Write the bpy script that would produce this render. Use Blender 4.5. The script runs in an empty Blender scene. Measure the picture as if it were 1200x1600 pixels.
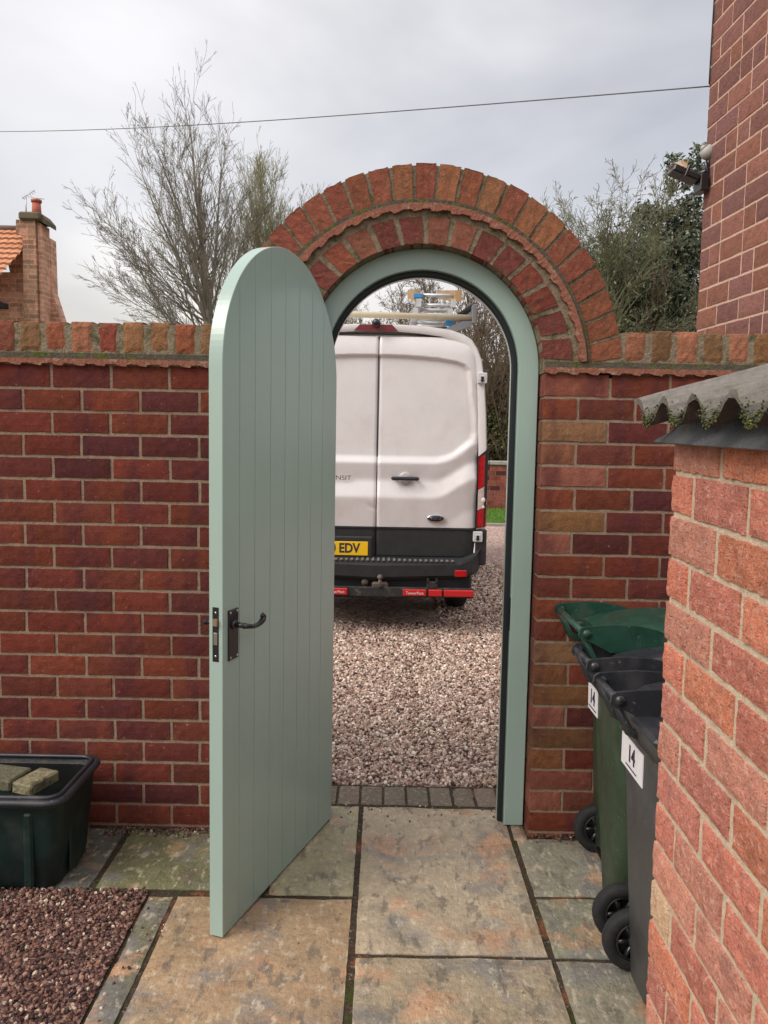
import bpy, math, random
import numpy as np
from mathutils import Vector, Matrix
random.seed(7); rng = np.random.default_rng(7)
R = math.radians
sc = bpy.context.scene
col = sc.collection

# ------------------------------------------------------------------ camera
CH, CD = 1.659, 3.2064                      # eye height, distance to the garden wall
pitch, roll = 0.0908, 0.0182
cam_d = bpy.data.cameras.new("camera"); cam = bpy.data.objects.new("camera", cam_d); col.objects.link(cam)
cam_d.sensor_fit = 'VERTICAL'; cam_d.sensor_height = 24; cam_d.lens = 24 * 1230.7 / 1600
cam_d.clip_start = 0.05; cam_d.clip_end = 1000
zu = Vector((0, math.sin(pitch), math.cos(pitch))); fw = Vector((0, math.cos(pitch), -math.sin(pitch))); xr = Vector((1, 0, 0))
cr = xr * math.cos(roll) + zu * math.sin(roll); cu = -xr * math.sin(roll) + zu * math.cos(roll)
m = Matrix((cr, cu, -fw)).transposed().to_4x4(); m.translation = Vector((0, -CD, CH))
cam.matrix_world = m; sc.camera = cam

# ------------------------------------------------------------------ light: overcast sky and a soft veiled sun
SUN_EL, SUN_AZ = R(42), R(236)              # azimuth clockwise from +Y
w = bpy.data.worlds.new("World"); sc.world = w; w.use_nodes = True
nt = w.node_tree; nt.nodes.clear()
def wn(t, **k):
    n = nt.nodes.new(t)
    for a, b in k.items(): setattr(n, a, b)
    return n
out = wn('ShaderNodeOutputWorld'); sky = wn('ShaderNodeTexSky', sky_type='NISHITA')
sky.sun_disc = False; sky.sun_elevation = SUN_EL; sky.sun_rotation = SUN_AZ; sky.dust_density = 4
bg1 = wn('ShaderNodeBackground'); bg1.inputs['Strength'].default_value = 0.05; nt.links.new(sky.outputs[0], bg1.inputs[0])
tc = wn('ShaderNodeTexCoord'); mp = wn('ShaderNodeMapping'); mp.inputs['Scale'].default_value = (1.0, 1.0, 2.6); mp.inputs['Location'].default_value = (3.1, 0.7, 0)
nz = wn('ShaderNodeTexNoise'); nz.inputs['Scale'].default_value = 1.25; nz.inputs['Detail'].default_value = 5; nz.inputs['Roughness'].default_value = .48; nz.inputs['Distortion'].default_value = .5
nt.links.new(tc.outputs['Generated'], mp.inputs[0]); nt.links.new(mp.outputs[0], nz.inputs['Vector'])
rp = wn('ShaderNodeValToRGB'); cr_ = rp.color_ramp
cr_.elements[0].position = .34; cr_.elements[0].color = (.47, .450, .440, 1)
cr_.elements[1].position = .64; cr_.elements[1].color = (.94, .895, .855, 1)
nt.links.new(nz.outputs['Fac'], rp.inputs[0])
sx = wn('ShaderNodeSeparateXYZ'); nt.links.new(tc.outputs['Generated'], sx.inputs[0])
gr = wn('ShaderNodeValToRGB'); g = gr.color_ramp      # overcast: brighter towards the zenith, pale warm streak at the horizon
g.elements[0].position = 0.0; g.elements[0].color = (1.06, 1.02, .93, 1)
g.elements[1].position = 1.0; g.elements[1].color = (1.9, 1.9, 1.9, 1)
e = g.elements.new(.10); e.color = (1.10, 1.05, .96, 1)
e = g.elements.new(.26); e.color = (.93, .93, .94, 1)
e = g.elements.new(.48); e.color = (1.02, 1.02, 1.02, 1)
nt.links.new(sx.outputs['Z'], gr.inputs[0])
mx = wn('ShaderNodeMix', data_type='RGBA', blend_type='MULTIPLY'); mx.inputs['Factor'].default_value = 1
nt.links.new(rp.outputs[0], mx.inputs['A']); nt.links.new(gr.outputs[0], mx.inputs['B'])
bg2 = wn('ShaderNodeBackground'); bg2.inputs['Strength'].default_value = 0.76; nt.links.new(mx.outputs['Result'], bg2.inputs[0])
ad = wn('ShaderNodeAddShader'); nt.links.new(bg1.outputs[0], ad.inputs[0]); nt.links.new(bg2.outputs[0], ad.inputs[1])
nt.links.new(ad.outputs[0], out.inputs[0])
sd = bpy.data.lights.new("sun", 'SUN'); sd.energy = 1.5; sd.angle = R(28); sd.color = (1, .96, .9)
so = bpy.data.objects.new("sun", sd); col.objects.link(so)
dv = Vector((math.sin(SUN_AZ) * math.cos(SUN_EL), math.cos(SUN_AZ) * math.cos(SUN_EL), math.sin(SUN_EL)))
so.rotation_euler = dv.to_track_quat('Z', 'Y').to_euler()
sc.view_settings.view_transform = 'Standard'; sc.view_settings.look = 'None'; sc.view_settings.exposure = 0.32; sc.view_settings.gamma = 1
sc.cycles.max_bounces = 6

# ------------------------------------------------------------------ helpers
def ray(px, py):
    a, b = px - 600, py - 800; c, s = math.cos(roll), math.sin(roll)
    u, v = c * a + s * b, -s * a + c * b
    x, zz = u / 1230.7, -v / 1230.7
    return (x, math.cos(pitch) + math.sin(pitch) * zz, -math.sin(pitch) + math.cos(pitch) * zz)
def at(px, py, Y):                          # measured in the photograph, at world depth Y
    d = ray(px, py); t = (Y + CD) / d[1]
    return Vector((d[0] * t, Y, CH + d[2] * t))

class MB:
    def __init__(s): s.v = []; s.f = []; s.m = []; s.c = []; s.sm = []
    def add(s, vs, fs, mi=0, c=(1, 1, 1), smooth=False):
        b = len(s.v); s.v.extend([tuple(v) for v in vs])
        for f in fs:
            s.f.append(tuple(b + i for i in f)); s.m.append(mi); s.c.append(c); s.sm.append(smooth)
    def box(s, x0, x1, y0, y1, z0, z1, mi=0, c=(1, 1, 1), bev=0.0, M=None):
        if bev > 0:
            b = min(bev, (x1-x0)/2.01, (y1-y0)/2.01, (z1-z0)/2.01)
            vs = []; idx = {}
            for i, (X, dx) in enumerate(((x0, 1), (x1, -1))):
                for j, (Y, dy) in enumerate(((y0, 1), (y1, -1))):
                    for k, (Z, dz) in enumerate(((z0, 1), (z1, -1))):
                        idx[(i, j, k)] = len(vs)
                        vs += [(X, Y+dy*b, Z+dz*b), (X+dx*b, Y, Z+dz*b), (X+dx*b, Y+dy*b, Z)]
            I = lambda i, j, k, a: idx[(i, j, k)] + a
            fs = []
            for i in (0, 1):
                q = [I(i,0,0,0), I(i,1,0,0), I(i,1,1,0), I(i,0,1,0)]; fs.append(q if i else q[::-1])
                q = [I(0,i,0,1), I(1,i,0,1), I(1,i,1,1), I(0,i,1,1)]; fs.append(q[::-1] if i else q)
                q = [I(0,0,i,2), I(1,0,i,2), I(1,1,i,2), I(0,1,i,2)]; fs.append(q if i else q[::-1])
            for j in (0, 1):
                for k in (0, 1):
                    q = [I(0,j,k,1), I(1,j,k,1), I(1,j,k,2), I(0,j,k,2)]; fs.append(q if (j ^ k) else q[::-1])
                    q = [I(j,0,k,0), I(j,1,k,0), I(j,1,k,2), I(j,0,k,2)]; fs.append(q[::-1] if (j ^ k) else q)
                    q = [I(j,k,0,0), I(j,k,1,0), I(j,k,1,1), I(j,k,0,1)]; fs.append(q if (j ^ k) else q[::-1])
            for i in (0, 1):
                for j in (0, 1):
                    for k in (0, 1):
                        q = [I(i,j,k,0), I(i,j,k,1), I(i,j,k,2)]; fs.append(q if (i+j+k) % 2 == 1 else q[::-1])
        else:
            vs = [(x0,y0,z0),(x1,y0,z0),(x1,y1,z0),(x0,y1,z0),(x0,y0,z1),(x1,y0,z1),(x1,y1,z1),(x0,y1,z1)]
            fs = [(0,3,2,1),(4,5,6,7),(0,1,5,4),(1,2,6,5),(2,3,7,6),(3,0,4,7)]
        if M is not None: vs = [M @ Vector(v) for v in vs]
        s.add(vs, fs, mi, c)
    def tube(s, pts, rad, n=10, mi=0, c=(1, 1, 1), cap=True, smooth=True, sq=None):
        pts = [Vector(p) for p in pts]; k = len(pts)
        if not hasattr(rad, '__len__'): rad = [rad] * k
        vs = []; up = Vector((0, 0, 1)); prev = None
        for i, p in enumerate(pts):
            d = (pts[min(i+1, k-1)] - pts[max(i-1, 0)]).normalized()
            if prev is None:
                a = d.cross(up)
                if a.length < 1e-3: a = d.cross(Vector((1, 0, 0)))
            else: a = prev - d * prev.dot(d)
            a.normalize(); prev = a; b = d.cross(a)
            for j in range(n):
                t = 2 * math.pi * j / n
                sy = 1 if sq is None else sq
                vs.append(p + (a * math.cos(t) + b * math.sin(t) * sy) * rad[i])
        fs = [(i*n+j, i*n+(j+1) % n, (i+1)*n+(j+1) % n, (i+1)*n+j) for i in range(k-1) for j in range(n)]
        if cap: fs += [tuple(range(n))[::-1], tuple((k-1)*n+j for j in range(n))]
        s.add(vs, fs, mi, c, smooth)
    def prism(s, poly, ax, a0, a1, mi=0, c=(1, 1, 1), M=None, smooth=False):     # polygon (2D) swept along axis ax
        def P(p, a):
            q = {'x': (a, p[0], p[1]), 'y': (p[0], a, p[1]), 'z': (p[0], p[1], a)}[ax]
            return M @ Vector(q) if M is not None else q
        n = len(poly); vs = [P(p, a0) for p in poly] + [P(p, a1) for p in poly]
        fs = [tuple(range(n)), tuple(range(n, 2*n))[::-1]] + [(i, i+n, (i+1) % n + n, (i+1) % n) for i in range(n)]
        s.add(vs, fs, mi, c, smooth)
    def sphere(s, cx, r, n=12, mi=0, c=(1, 1, 1), sc3=(1, 1, 1)):
        vs = []; h = n // 2
        for i in range(h + 1):
            th = math.pi * i / h
            for j in range(n):
                ph = 2 * math.pi * j / n
                vs.append((cx[0]+r*sc3[0]*math.sin(th)*math.cos(ph), cx[1]+r*sc3[1]*math.sin(th)*math.sin(ph), cx[2]+r*sc3[2]*math.cos(th)))
        fs = [(i*n+j, (i+1)*n+j, (i+1)*n+(j+1) % n, i*n+(j+1) % n) for i in range(h) for j in range(n)]
        s.add(vs, fs, mi, c, True)
    def build(s, name, mats, parent=None, loc=None, fix=True):
        me = bpy.data.meshes.new(name); me.from_pydata(s.v, [], s.f)
        if not isinstance(mats, (list, tuple)): mats = [mats]
        for mt in mats: me.materials.append(mt)
        me.polygons.foreach_set('material_index', s.m); me.polygons.foreach_set('use_smooth', s.sm)
        a = me.attributes.new('bc', 'FLOAT_COLOR', 'FACE')
        a.data.foreach_set('color', np.array([(*c[:3], 1.0) for c in s.c], dtype=np.float32).ravel())
        me.validate(); me.update()
        if fix:
            import bmesh
            bm = bmesh.new(); bm.from_mesh(me); bmesh.ops.recalc_face_normals(bm, faces=bm.faces); bm.to_mesh(me); bm.free()
        o = bpy.data.objects.new(name, me); col.objects.link(o)
        if parent is not None: o.parent = parent
        if loc is not None: o.location = loc
        return o
def bulk(name, verts, faces, mats, colors=None, parent=None, smooth=False):    # numpy arrays, all faces same size
    me = bpy.data.meshes.new(name); n = faces.shape[1]
    me.vertices.add(len(verts)); me.vertices.foreach_set('co', verts.astype(np.float32).ravel())
    me.loops.add(faces.size); me.loops.foreach_set('vertex_index', faces.astype(np.int32).ravel())
    me.polygons.add(len(faces)); me.polygons.foreach_set('loop_start', np.arange(0, faces.size, n, dtype=np.int32))
    try: me.polygons.foreach_set('loop_total', np.full(len(faces), n, dtype=np.int32))
    except Exception: pass
    me.polygons.foreach_set('use_smooth', np.full(len(faces), smooth))
    if colors is not None:
        a = me.attributes.new('bc', 'FLOAT_COLOR', 'FACE')
        a.data.foreach_set('color', np.c_[colors, np.ones(len(colors))].astype(np.float32).ravel())
    for mt in (mats if isinstance(mats, list) else [mats]): me.materials.append(mt)
    me.update(calc_edges=True); me.validate()
    o = bpy.data.objects.new(name, me); col.objects.link(o)
    if parent is not None: o.parent = parent
    return o
def tag(o, label=None, cat=None, group=None, kind=None):
    if label: o['label'] = label
    if cat: o['category'] = cat
    if group: o['group'] = group
    if kind: o['kind'] = kind
    return o
def empty(name, loc=(0, 0, 0), rz=0):
    o = bpy.data.objects.new(name, None); col.objects.link(o); o.location = loc; o.rotation_euler = (0, 0, rz); o.empty_display_size = .1
    return o
def text_mesh(name, s, size, mat, parent, M, depth=.001, align='CENTER', sx=1.0, off=0.0):
    cu_ = bpy.data.curves.new(name, 'FONT'); cu_.body = s; cu_.size = size; cu_.extrude = depth; cu_.offset = off; cu_.align_x = align; cu_.align_y = 'CENTER'
    to = bpy.data.objects.new(name + '_src', cu_); col.objects.link(to)
    dg = bpy.context.evaluated_depsgraph_get(); me = bpy.data.meshes.new_from_object(to.evaluated_get(dg))
    bpy.data.objects.remove(to); bpy.data.curves.remove(cu_)
    for v in me.vertices: v.co.x *= sx
    me.transform(M); me.materials.clear(); me.materials.append(mat)
    o = bpy.data.objects.new(name, me); col.objects.link(o); o.parent = parent
    return o

# ------------------------------------------------------------------ materials
def mat(name, color=(.5, .5, .5), rough=.6, metal=0.0, spec=.5, coat=0, attr=False, noise=None, bump=None, mix=None, trans=0, emis=None, rvar=None):
    """noise=(scale, lo, hi) multiplies the colour; mix=[(scale, thr0, thr1, colour, detail)] blends stains of another colour; bump=[(scale, strength, detail)]"""
    m = bpy.data.materials.new(name); m.use_nodes = True; t = m.node_tree; b = t.nodes['Principled BSDF']; L = t.links.new
    b.inputs['Roughness'].default_value = rough; b.inputs['Metallic'].default_value = metal; b.inputs['Specular IOR Level'].default_value = spec
    if coat: b.inputs['Coat Weight'].default_value = coat; b.inputs['Coat Roughness'].default_value = .06
    geo = t.nodes.new('ShaderNodeTexCoord')
    if attr:
        a = t.nodes.new('ShaderNodeAttribute'); a.attribute_name = 'bc'; cur = a.outputs['Color']
    else:
        a = t.nodes.new('ShaderNodeRGB'); a.outputs[0].default_value = (*color, 1); cur = a.outputs[0]
    def N(scale, detail=4, rgh=.6, dist=0, st=None):
        n = t.nodes.new('ShaderNodeTexNoise'); n.inputs['Scale'].default_value = scale; n.inputs['Detail'].default_value = detail
        n.inputs['Roughness'].default_value = rgh; n.inputs['Distortion'].default_value = dist
        if st:
            mp = t.nodes.new('ShaderNodeMapping'); mp.inputs['Scale'].default_value = st; L(geo.outputs['Object'], mp.inputs[0]); L(mp.outputs[0], n.inputs['Vector'])
        else: L(geo.outputs['Object'], n.inputs['Vector'])
        return n.outputs['Fac']
    for q in (mix or []):
        scale, t0, t1, c2, det = q[:5]
        mr = t.nodes.new('ShaderNodeMapRange'); mr.inputs['From Min'].default_value = t0; mr.inputs['From Max'].default_value = t1
        if len(q) > 6: mr.inputs['To Max'].default_value = q[6]
        L(N(scale, det, .65, 0, q[5] if len(q) > 5 else None), mr.inputs['Value'])
        mm = t.nodes.new('ShaderNodeMix'); mm.data_type = 'RGBA'; L(mr.outputs[0], mm.inputs['Factor']); L(cur, mm.inputs['A']); mm.inputs['B'].default_value = (*c2, 1)
        cur = mm.outputs['Result']
    for q in (noise or []):
        scale, lo, hi = q[:3]
        mr = t.nodes.new('ShaderNodeMapRange'); mr.inputs['From Min'].default_value = .25; mr.inputs['From Max'].default_value = .75
        mr.inputs['To Min'].default_value = lo; mr.inputs['To Max'].default_value = hi
        L(N(scale, 5, .65, 0, q[3] if len(q) > 3 else None), mr.inputs['Value'])
        mm = t.nodes.new('ShaderNodeMix'); mm.data_type = 'RGBA'; mm.blend_type = 'MULTIPLY'; mm.inputs['Factor'].default_value = 1
        L(cur, mm.inputs['A']); L(mr.outputs[0], mm.inputs['B']); cur = mm.outputs['Result']
    L(cur, b.inputs['Base Color'])
    if rvar:
        mr = t.nodes.new('ShaderNodeMapRange'); mr.inputs['From Min'].default_value = .3; mr.inputs['From Max'].default_value = .7
        mr.inputs['To Min'].default_value = rvar[1]; mr.inputs['To Max'].default_value = rvar[2]; L(N(rvar[0]), mr.inputs['Value']); L(mr.outputs[0], b.inputs['Roughness'])
    prev = None
    for q in (bump or []):
        scale, stg, det = q[:3]
        bn = t.nodes.new('ShaderNodeBump'); bn.inputs['Strength'].default_value = stg; bn.inputs['Distance'].default_value = .01
        L(N(scale, det, .65, 0, q[3] if len(q) > 3 else None), bn.inputs['Height'])
        if prev: L(prev, bn.inputs['Normal'])
        prev = bn.outputs[0]
    if prev: L(prev, b.inputs['Normal'])
    if emis: b.inputs['Emission Color'].default_value = (*emis[:3], 1); b.inputs['Emission Strength'].default_value = emis[3]
    if trans: b.inputs['Transmission Weight'].default_value = trans
    return m
M = {}
def add_courses(m, bw, bh, mortar):
    t = m.node_tree; L = t.links.new; b = t.nodes['Principled BSDF']; src = b.inputs['Base Color'].links[0].from_socket
    tc_ = t.nodes.new('ShaderNodeTexCoord'); sp = t.nodes.new('ShaderNodeSeparateXYZ'); L(tc_.outputs['Object'], sp.inputs[0]); cb = t.nodes.new('ShaderNodeCombineXYZ')
    ad_ = t.nodes.new('ShaderNodeMath'); ad_.operation = 'ADD'; L(sp.outputs['X'], ad_.inputs[0]); L(sp.outputs['Y'], ad_.inputs[1]); L(ad_.outputs[0], cb.inputs['X']); L(sp.outputs['Z'], cb.inputs['Y'])
    k = t.nodes.new('ShaderNodeTexBrick'); L(cb.outputs[0], k.inputs['Vector']); k.inputs['Scale'].default_value = 1; k.inputs['Brick Width'].default_value = bw; k.inputs['Row Height'].default_value = bh; k.inputs['Mortar Size'].default_value = bh*.12
    k.inputs['Color1'].default_value = (.72, .72, .72, 1); k.inputs['Color2'].default_value = (1.25, 1.2, 1.2, 1); k.inputs['Mortar'].default_value = (*mortar, 1)
    mm = t.nodes.new('ShaderNodeMix'); mm.data_type = 'RGBA'; mm.blend_type = 'MULTIPLY'; mm.inputs['Factor'].default_value = .9; mm.clamp_result = False
    L(src, mm.inputs['A']); L(k.outputs['Color'], mm.inputs['B']); L(mm.outputs['Result'], b.inputs['Base Color'])
M['brick'] = mat('garden_brick', attr=True, rough=.9, spec=.2, mix=[(7, .48, .64, (.075, .021, .027), 2, (1, 1, .25), .6), (60, .66, .78, (.25, .19, .15), 3)], noise=[(30, .72, 1.25), (160, .75, 1.2)], bump=[(90, .35, 5), (300, .25, 3)])
M['brick_old'] = mat('weathered_brick', attr=True, rough=.92, spec=.2, mix=[(28, .52, .72, (.09, .07, .035), 5, None, .7), (40, .62, .74, (.40, .29, .2), 4, None, .6)], noise=[(25, .7, 1.3), (130, .72, 1.25)], bump=[(60, .6, 5), (220, .45, 4)])
M['brick_rough'] = mat('rough_brick', attr=True, rough=.92, spec=.2, mix=[(85, .57, .66, (.17, .07, .06), 5, (1, 1, 1.6), .75), (45, .53, .68, (.70, .45, .37), 5, (1, 1, 1.6), .7), (6, .55, .70, (.33, .16, .14), 3, None, .35)], noise=[(18, .75, 1.25), (170, .6, 1.35, (1, 1, 1.8))], bump=[(110, .9, 6, (1, 1, 1.8)), (45, .5, 3)])
M['brick_house'] = mat('house_brick', attr=True, rough=.9, spec=.2, mix=[(30, .54, .68, (.14, .055, .06), 5, None, .7), (8, .55, .75, (.10, .07, .06), 4, None, .5)], noise=[(60, .72, 1.25), (170, .75, 1.2)], bump=[(90, .7, 5)])
M['mortar'] = mat('mortar', (.30, .215, .155), .95, spec=.1, noise=[(40, .7, 1.15), (200, .75, 1.2)], bump=[(150, .6, 4)])
M['mortar_moss'] = mat('mossy_mortar', (.26, .205, .145), .95, spec=.1, mix=[(14, .50, .62, (.075, .078, .035), 5, None, .75), (70, .6, .7, (.10, .13, .03), 3)], noise=[(60, .6, 1.25)], bump=[(120, .9, 4)])
M['mortar_shed'] = mat('shed_mortar', (.64, .52, .38), .95, spec=.1, noise=[(40, .75, 1.15), (220, .7, 1.2)], bump=[(160, .7, 4)])
M['mortar_house'] = mat('pale_pointing', (.58, .40, .31), .95, spec=.1, noise=[(40, .8, 1.1)], bump=[(120, .5, 4)])
M['tile'] = mat('creasing_tile', (.26, .105, .07), .9, spec=.2, mix=[(30, .55, .7, (.33, .22, .16), 4)], noise=[(60, .65, 1.2)], bump=[(100, .6, 4)])
M['darkmort'] = mat('dark_mortar', (.10, .085, .065), .95, spec=.1, mix=[(20, .5, .62, (.09, .10, .03), 4)], noise=[(80, .6, 1.4)], bump=[(120, .8, 4)])
M['sage'] = mat('sage_green_paint', (.308, .415, .372), .26, spec=.6, noise=[(3, .96, 1.03), (24, .985, 1.015, (1, 1, .08))])
M['black'] = mat('black_iron', (.012, .012, .014), .28, spec=.6, bump=[(120, .08, 3)])
M['blackmatt'] = mat('black_rubber_seal', (.010, .014, .016), .6, spec=.4)
M['brass'] = mat('brass', (.55, .40, .25), .35, metal=.8)
M['steel'] = mat('steel', (.55, .55, .55), .3, metal=1, noise=[(30, .8, 1.1)])

# ------------------------------------------------------------------ bricks
def jit(a): return random.uniform(-a, a)
def brick(mb, fn, u0, u1, v0, v1, d, c, nu=6, nv=3, ed=.0015, bulge=.001, back=0.006, mi=0, lip=.005):
    """one brick: rough-edged front face, sides running back to depth d; fn maps (u, v, out) to space"""
    W = jit(.0015); vs = []; top = []
    for j in range(nv + 1):
        for i in range(nu + 1):
            fu, fv = i / nu, j / nv
            e = i in (0, nu) or j in (0, nv)
            u = u0 + (u1 - u0) * fu; v = v0 + (v1 - v0) * fv
            if e:
                u += jit(ed) + (lip*.35 if i == 0 else -lip*.35 if i == nu else 0); v += jit(ed) + (lip*.35 if j == 0 else -lip*.35 if j == nv else 0)
            o = W + (jit(bulge) if not e else -lip * .45 + jit(ed*.6))
            vs.append(fn(u, v, o))
    n = nu + 1
    fs = [(j*n+i, j*n+i+1, (j+1)*n+i+1, (j+1)*n+i) for j in range(nv) for i in range(nu)]
    ring = [i for i in range(nu+1)] + [j*n+nu for j in range(1, nv+1)] + [nv*n+i for i in range(nu-1, -1, -1)] + [j*n for j in range(nv-1, 0, -1)]
    b = len(vs); m_ = len(ring)
    cu, cv = (u0+u1)/2, (v0+v1)/2
    rp = []
    for k in ring:
        i, j = k % n, k // n; rp.append((u0 + (u1-u0)*i/nu, v0 + (v1-v0)*j/nv))
    for (u, v) in rp: vs.append(fn(u, v, -lip * 1.6))
    for (u, v) in rp: vs.append(fn(u, v, -d))
    for k in range(m_):
        q = (k + 1) % m_
        fs.append((ring[q], ring[k], b + k, b + q)); fs.append((b + q, b + k, b + m_ + k, b + m_ + q))
    fs.append(tuple(b + m_ + k for k in range(m_)))
    mb.add(vs, fs, mi, c)
def shade(c, k): return tuple(max(.004, x * k) for x in c)
def lerp(a, b, t): return tuple(a[i] + (b[i]-a[i]) * t for i in range(3))
RED, PURP, ORG, TAN = (.145, .031, .020), (.082, .022, .022), (.165, .044, .021), (.26, .15, .075)
def gcol(x, edge):
    c = lerp(RED, PURP, random.random() ** 1.2 if random.random() < .75 else 0)
    if random.random() < .3: c = lerp(c, ORG, .5)
    if edge > 0:                            # weathered, paler bricks by the opening
        c = lerp(c, random.choice([ORG, ORG, TAN, (.20, .11, .045), (.27, .10, .07)]), edge * random.uniform(.35, 1))
    return shade(c, random.uniform(.82, 1.18))

WT = .235                                    # wall thickness
wall = tag(empty('garden_wall', (0, 0, 0)), 'dark red brick garden wall with a round brick arch over the doorway', 'wall')
OX, OHW, OZ = .145, .492, 1.952              # opening centre, half width, arch centre height
Z0, CZ, CW = 1.8497, .0915, .238             # bed joint, course height, brick length
J = .011
fwall = lambda u, v, o: (u, -o, v)
mb = MB(); mo = MB()
for k in range(-1, 22):                      # course k spans Z0-k*CZ .. up
    z0 = Z0 - k * CZ; z1 = z0 + CZ - (J if k else .003)
    if k == -1: continue
    if z0 < -.12: continue
    # left part
    phase = -1.347 + (0 if k % 2 == 0 else .119) + 0.0
    xs = [OX - OHW]
    x = phase
    js = [phase + i * CW + jit(.004) for i in range(-16, 8)]
    js = [q for q in js if q < OX - OHW - .06]
    edges = js + [OX - OHW + J]
    for a, b in zip(edges[:-1], edges[1:]):
        e = max(0, 1 - (OX - OHW - (a+b)/2) / .22)
        brick(mb, fwall, a, b - J, z0 + jit(.0008), z1, WT, gcol(a, e), nu=8)
    # right part
    ph = 1.05 * 0 + (OX + OHW + (.272 if k % 2 == 0 else .142))
    js = [OX + OHW] + [ph + i * CW + jit(.004) for i in range(0, 7 if z0 < 2 else 7)]
    for a, b in zip(js[:-1], js[1:]):
        e = max(0, 1 - ((a+b)/2 - OX - OHW) / .30)
        if (a - OX - OHW) < .01: e = .9
        brick(mb, fwall, a, b - J, z0 + jit(.0008), z1, WT, gcol(a, e), nu=8)
# course under the tile creasing is k=0 (1.85..1.93); footing course
brw = mb.build('brickwork', [M['brick']], wall, fix=True)
XL, XR = -4.4, 2.3
mo.box(XL, OX - OHW - .004, .006, WT - .006, -.05, 1.97); mo.box(OX + OHW + .004, XR - .1, .006, WT - .006, -.05, 1.97)
mo.build('mortar', [M['mortar']], wall)
# tile creasing: mortar bed, then a tile course with a wavy lower edge
def scallop(mb, fn, L, n, v_top, v_bot, amp, out_, d, mi=0, per=.085):
    pts = [(L * i / n) for i in range(n + 1)]
    pr = []
    ph = 0
    for q in pts:
        t = (q / per) % 1.0
        pr.append(v_bot - amp * (max(0, math.sin(math.pi * t)) ** .6 if t < .52 else .15 * math.sin(t*20) ** 2) + jit(.0012))
    vs = []
    for q, b in zip(pts, pr):
        vs += [fn(q, v_top + jit(.0008), out_), fn(q, b, out_ + jit(.0015)), fn(q, b, -d), fn(q, v_top, -d)]
    fs = []
    for i in range(n):
        for a in range(4): fs.append((i*4+a, (i+1)*4+a, (i+1)*4+(a+1) % 4, i*4+(a+1) % 4))
    fs += [(0, 1, 2, 3), (n*4+3, n*4+2, n*4+1, n*4)]
    mb.add(vs, fs, mi)
mb = MB()
for (xa, xb) in ((XL, OX - OHW - .0), (OX + OHW, XR - .1)):
    scallop(mb, lambda u, v, o: (xa + u, -o, v), xb - xa, int((xb-xa) / .008), 1.962, 1.944, .010, .016, WT + .01)
mb.build('tile_creasing', [M['tile']], wall)
mb = MB()
mb.box(XL, OX - OHW, -.004, WT, 1.962, 1.986); mb.box(OX + OHW, XR - .1, -.004, WT, 1.962, 1.986)
mb.build('mortar_bed', [M['darkmort']], wall)
# coping: bricks on edge
OC, OR_ = (.142, 1.944), .800               # outer ring
def ccol():
    c = random.choice([(.27, .085, .045), (.22, .07, .045), (.27, .13, .06), (.19, .10, .05), (.30, .12, .07), (.25, .06, .04)])
    return shade(c, random.uniform(.8, 1.15))
mb = MB(); mm = MB()
for side in (-1, 1):
    x = OC[0] + side * (OR_ + .004)
    x = .955 if side > 0 else -.665
    n = 13 if side > 0 else 37
    for i in range(n):
        a = x + side * i * .1035; b = a + side * .084
        lo, hi = min(a, b), max(a, b)
        zt = 2.112 + jit(.004)
        brick(mb, fwall, lo + jit(.002), hi + jit(.002), 1.990, zt, WT + .004, ccol(), nu=5, nv=6, ed=.003, bulge=.0015, lip=.009)
    if side > 0: mm.box(.80, XR - .1, .004, WT - .002, 1.984, 2.103)
    else: mm.box(XL, -.60, .004, WT - .002, 1.984, 2.103)
mb.build('coping_brick', [M['brick_old']], wall); mm.build('coping_mortar', [M['mortar_moss']], wall)
# arch rings
IC, IR = (.145, 1.952), .486
MC, MR = (.138, 1.927), .683
def ringpt(C, Rr, ang): return Vector((C[0] + Rr * math.cos(ang), 0, C[1] + Rr * math.sin(ang)))
def between(ang, t0, t1, f):                 # t: 0 at the intrados .. 1 at mid ring .. 2 at the outer ring
    def P(t):
        A = ringpt(IC, IR, ang); B = ringpt(MC, MR - .018, ang); B2 = ringpt(MC, MR - .002, ang); Cc = ringpt(OC, OR_, ang)
        return A.lerp(B, t) if t <= 1 else B2.lerp(Cc, t - 1)
    return P(t0).lerp(P(t1), f)
def ring_fn(t0, t1):
    def fn(u, v, o):
        p = between(u, t0, t1, v); return (p.x, -o, p.z)
    return fn
z_lo = 1.987
def amin(C, Rr): return math.asin(max(-1, min(1, (z_lo - C[1]) / Rr)))
for nm, t0, t1, n, wj, C_, R_, cols in (('arch_outer_ring', 1, 2, 25, .016, OC, .74, None), ('arch_inner_ring', 0, .66, 16, .024, IC, .56, None)):
    mb = MB(); a0 = amin(C_, R_) + .012; a1 = math.pi - a0; st = (a1 - a0) / n
    for i in range(n):
        g_ = wj / R_ * random.uniform(.8, 1.15); aa = a0 + i * st + g_ / 2; bb = a0 + (i + 1) * st - g_ / 2
        if nm == 'arch_inner_ring': c = shade(random.choice([(.19, .05, .035), (.22, .065, .04), (.17, .05, .04), (.24, .09, .06)]), random.uniform(.8, 1.1))
        else: c = shade(lerp(random.choice([(.25, .085, .045), (.27, .115, .055), (.23, .07, .045), (.21, .055, .04), (.24, .12, .055)]), (.24, .085, .05), .4), random.uniform(.8, 1.12))
        brick(mb, ring_fn(t0, t1), aa, bb, .01 + random.uniform(0, .02), 1.0 + jit(.015 if t0 else .03), WT + (.004 if t0 else -.01), c, nu=5, nv=7, ed=.0, lip=.0, bulge=.002)
    o = mb.build(nm, [M['brick_old'] if t0 else M['brick_old']], wall)
    me = o.data                               # ragged arrises
    for v in me.vertices:
        if v.co.y < .02: v.co.x += jit(.0022); v.co.z += jit(.0022)
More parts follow.
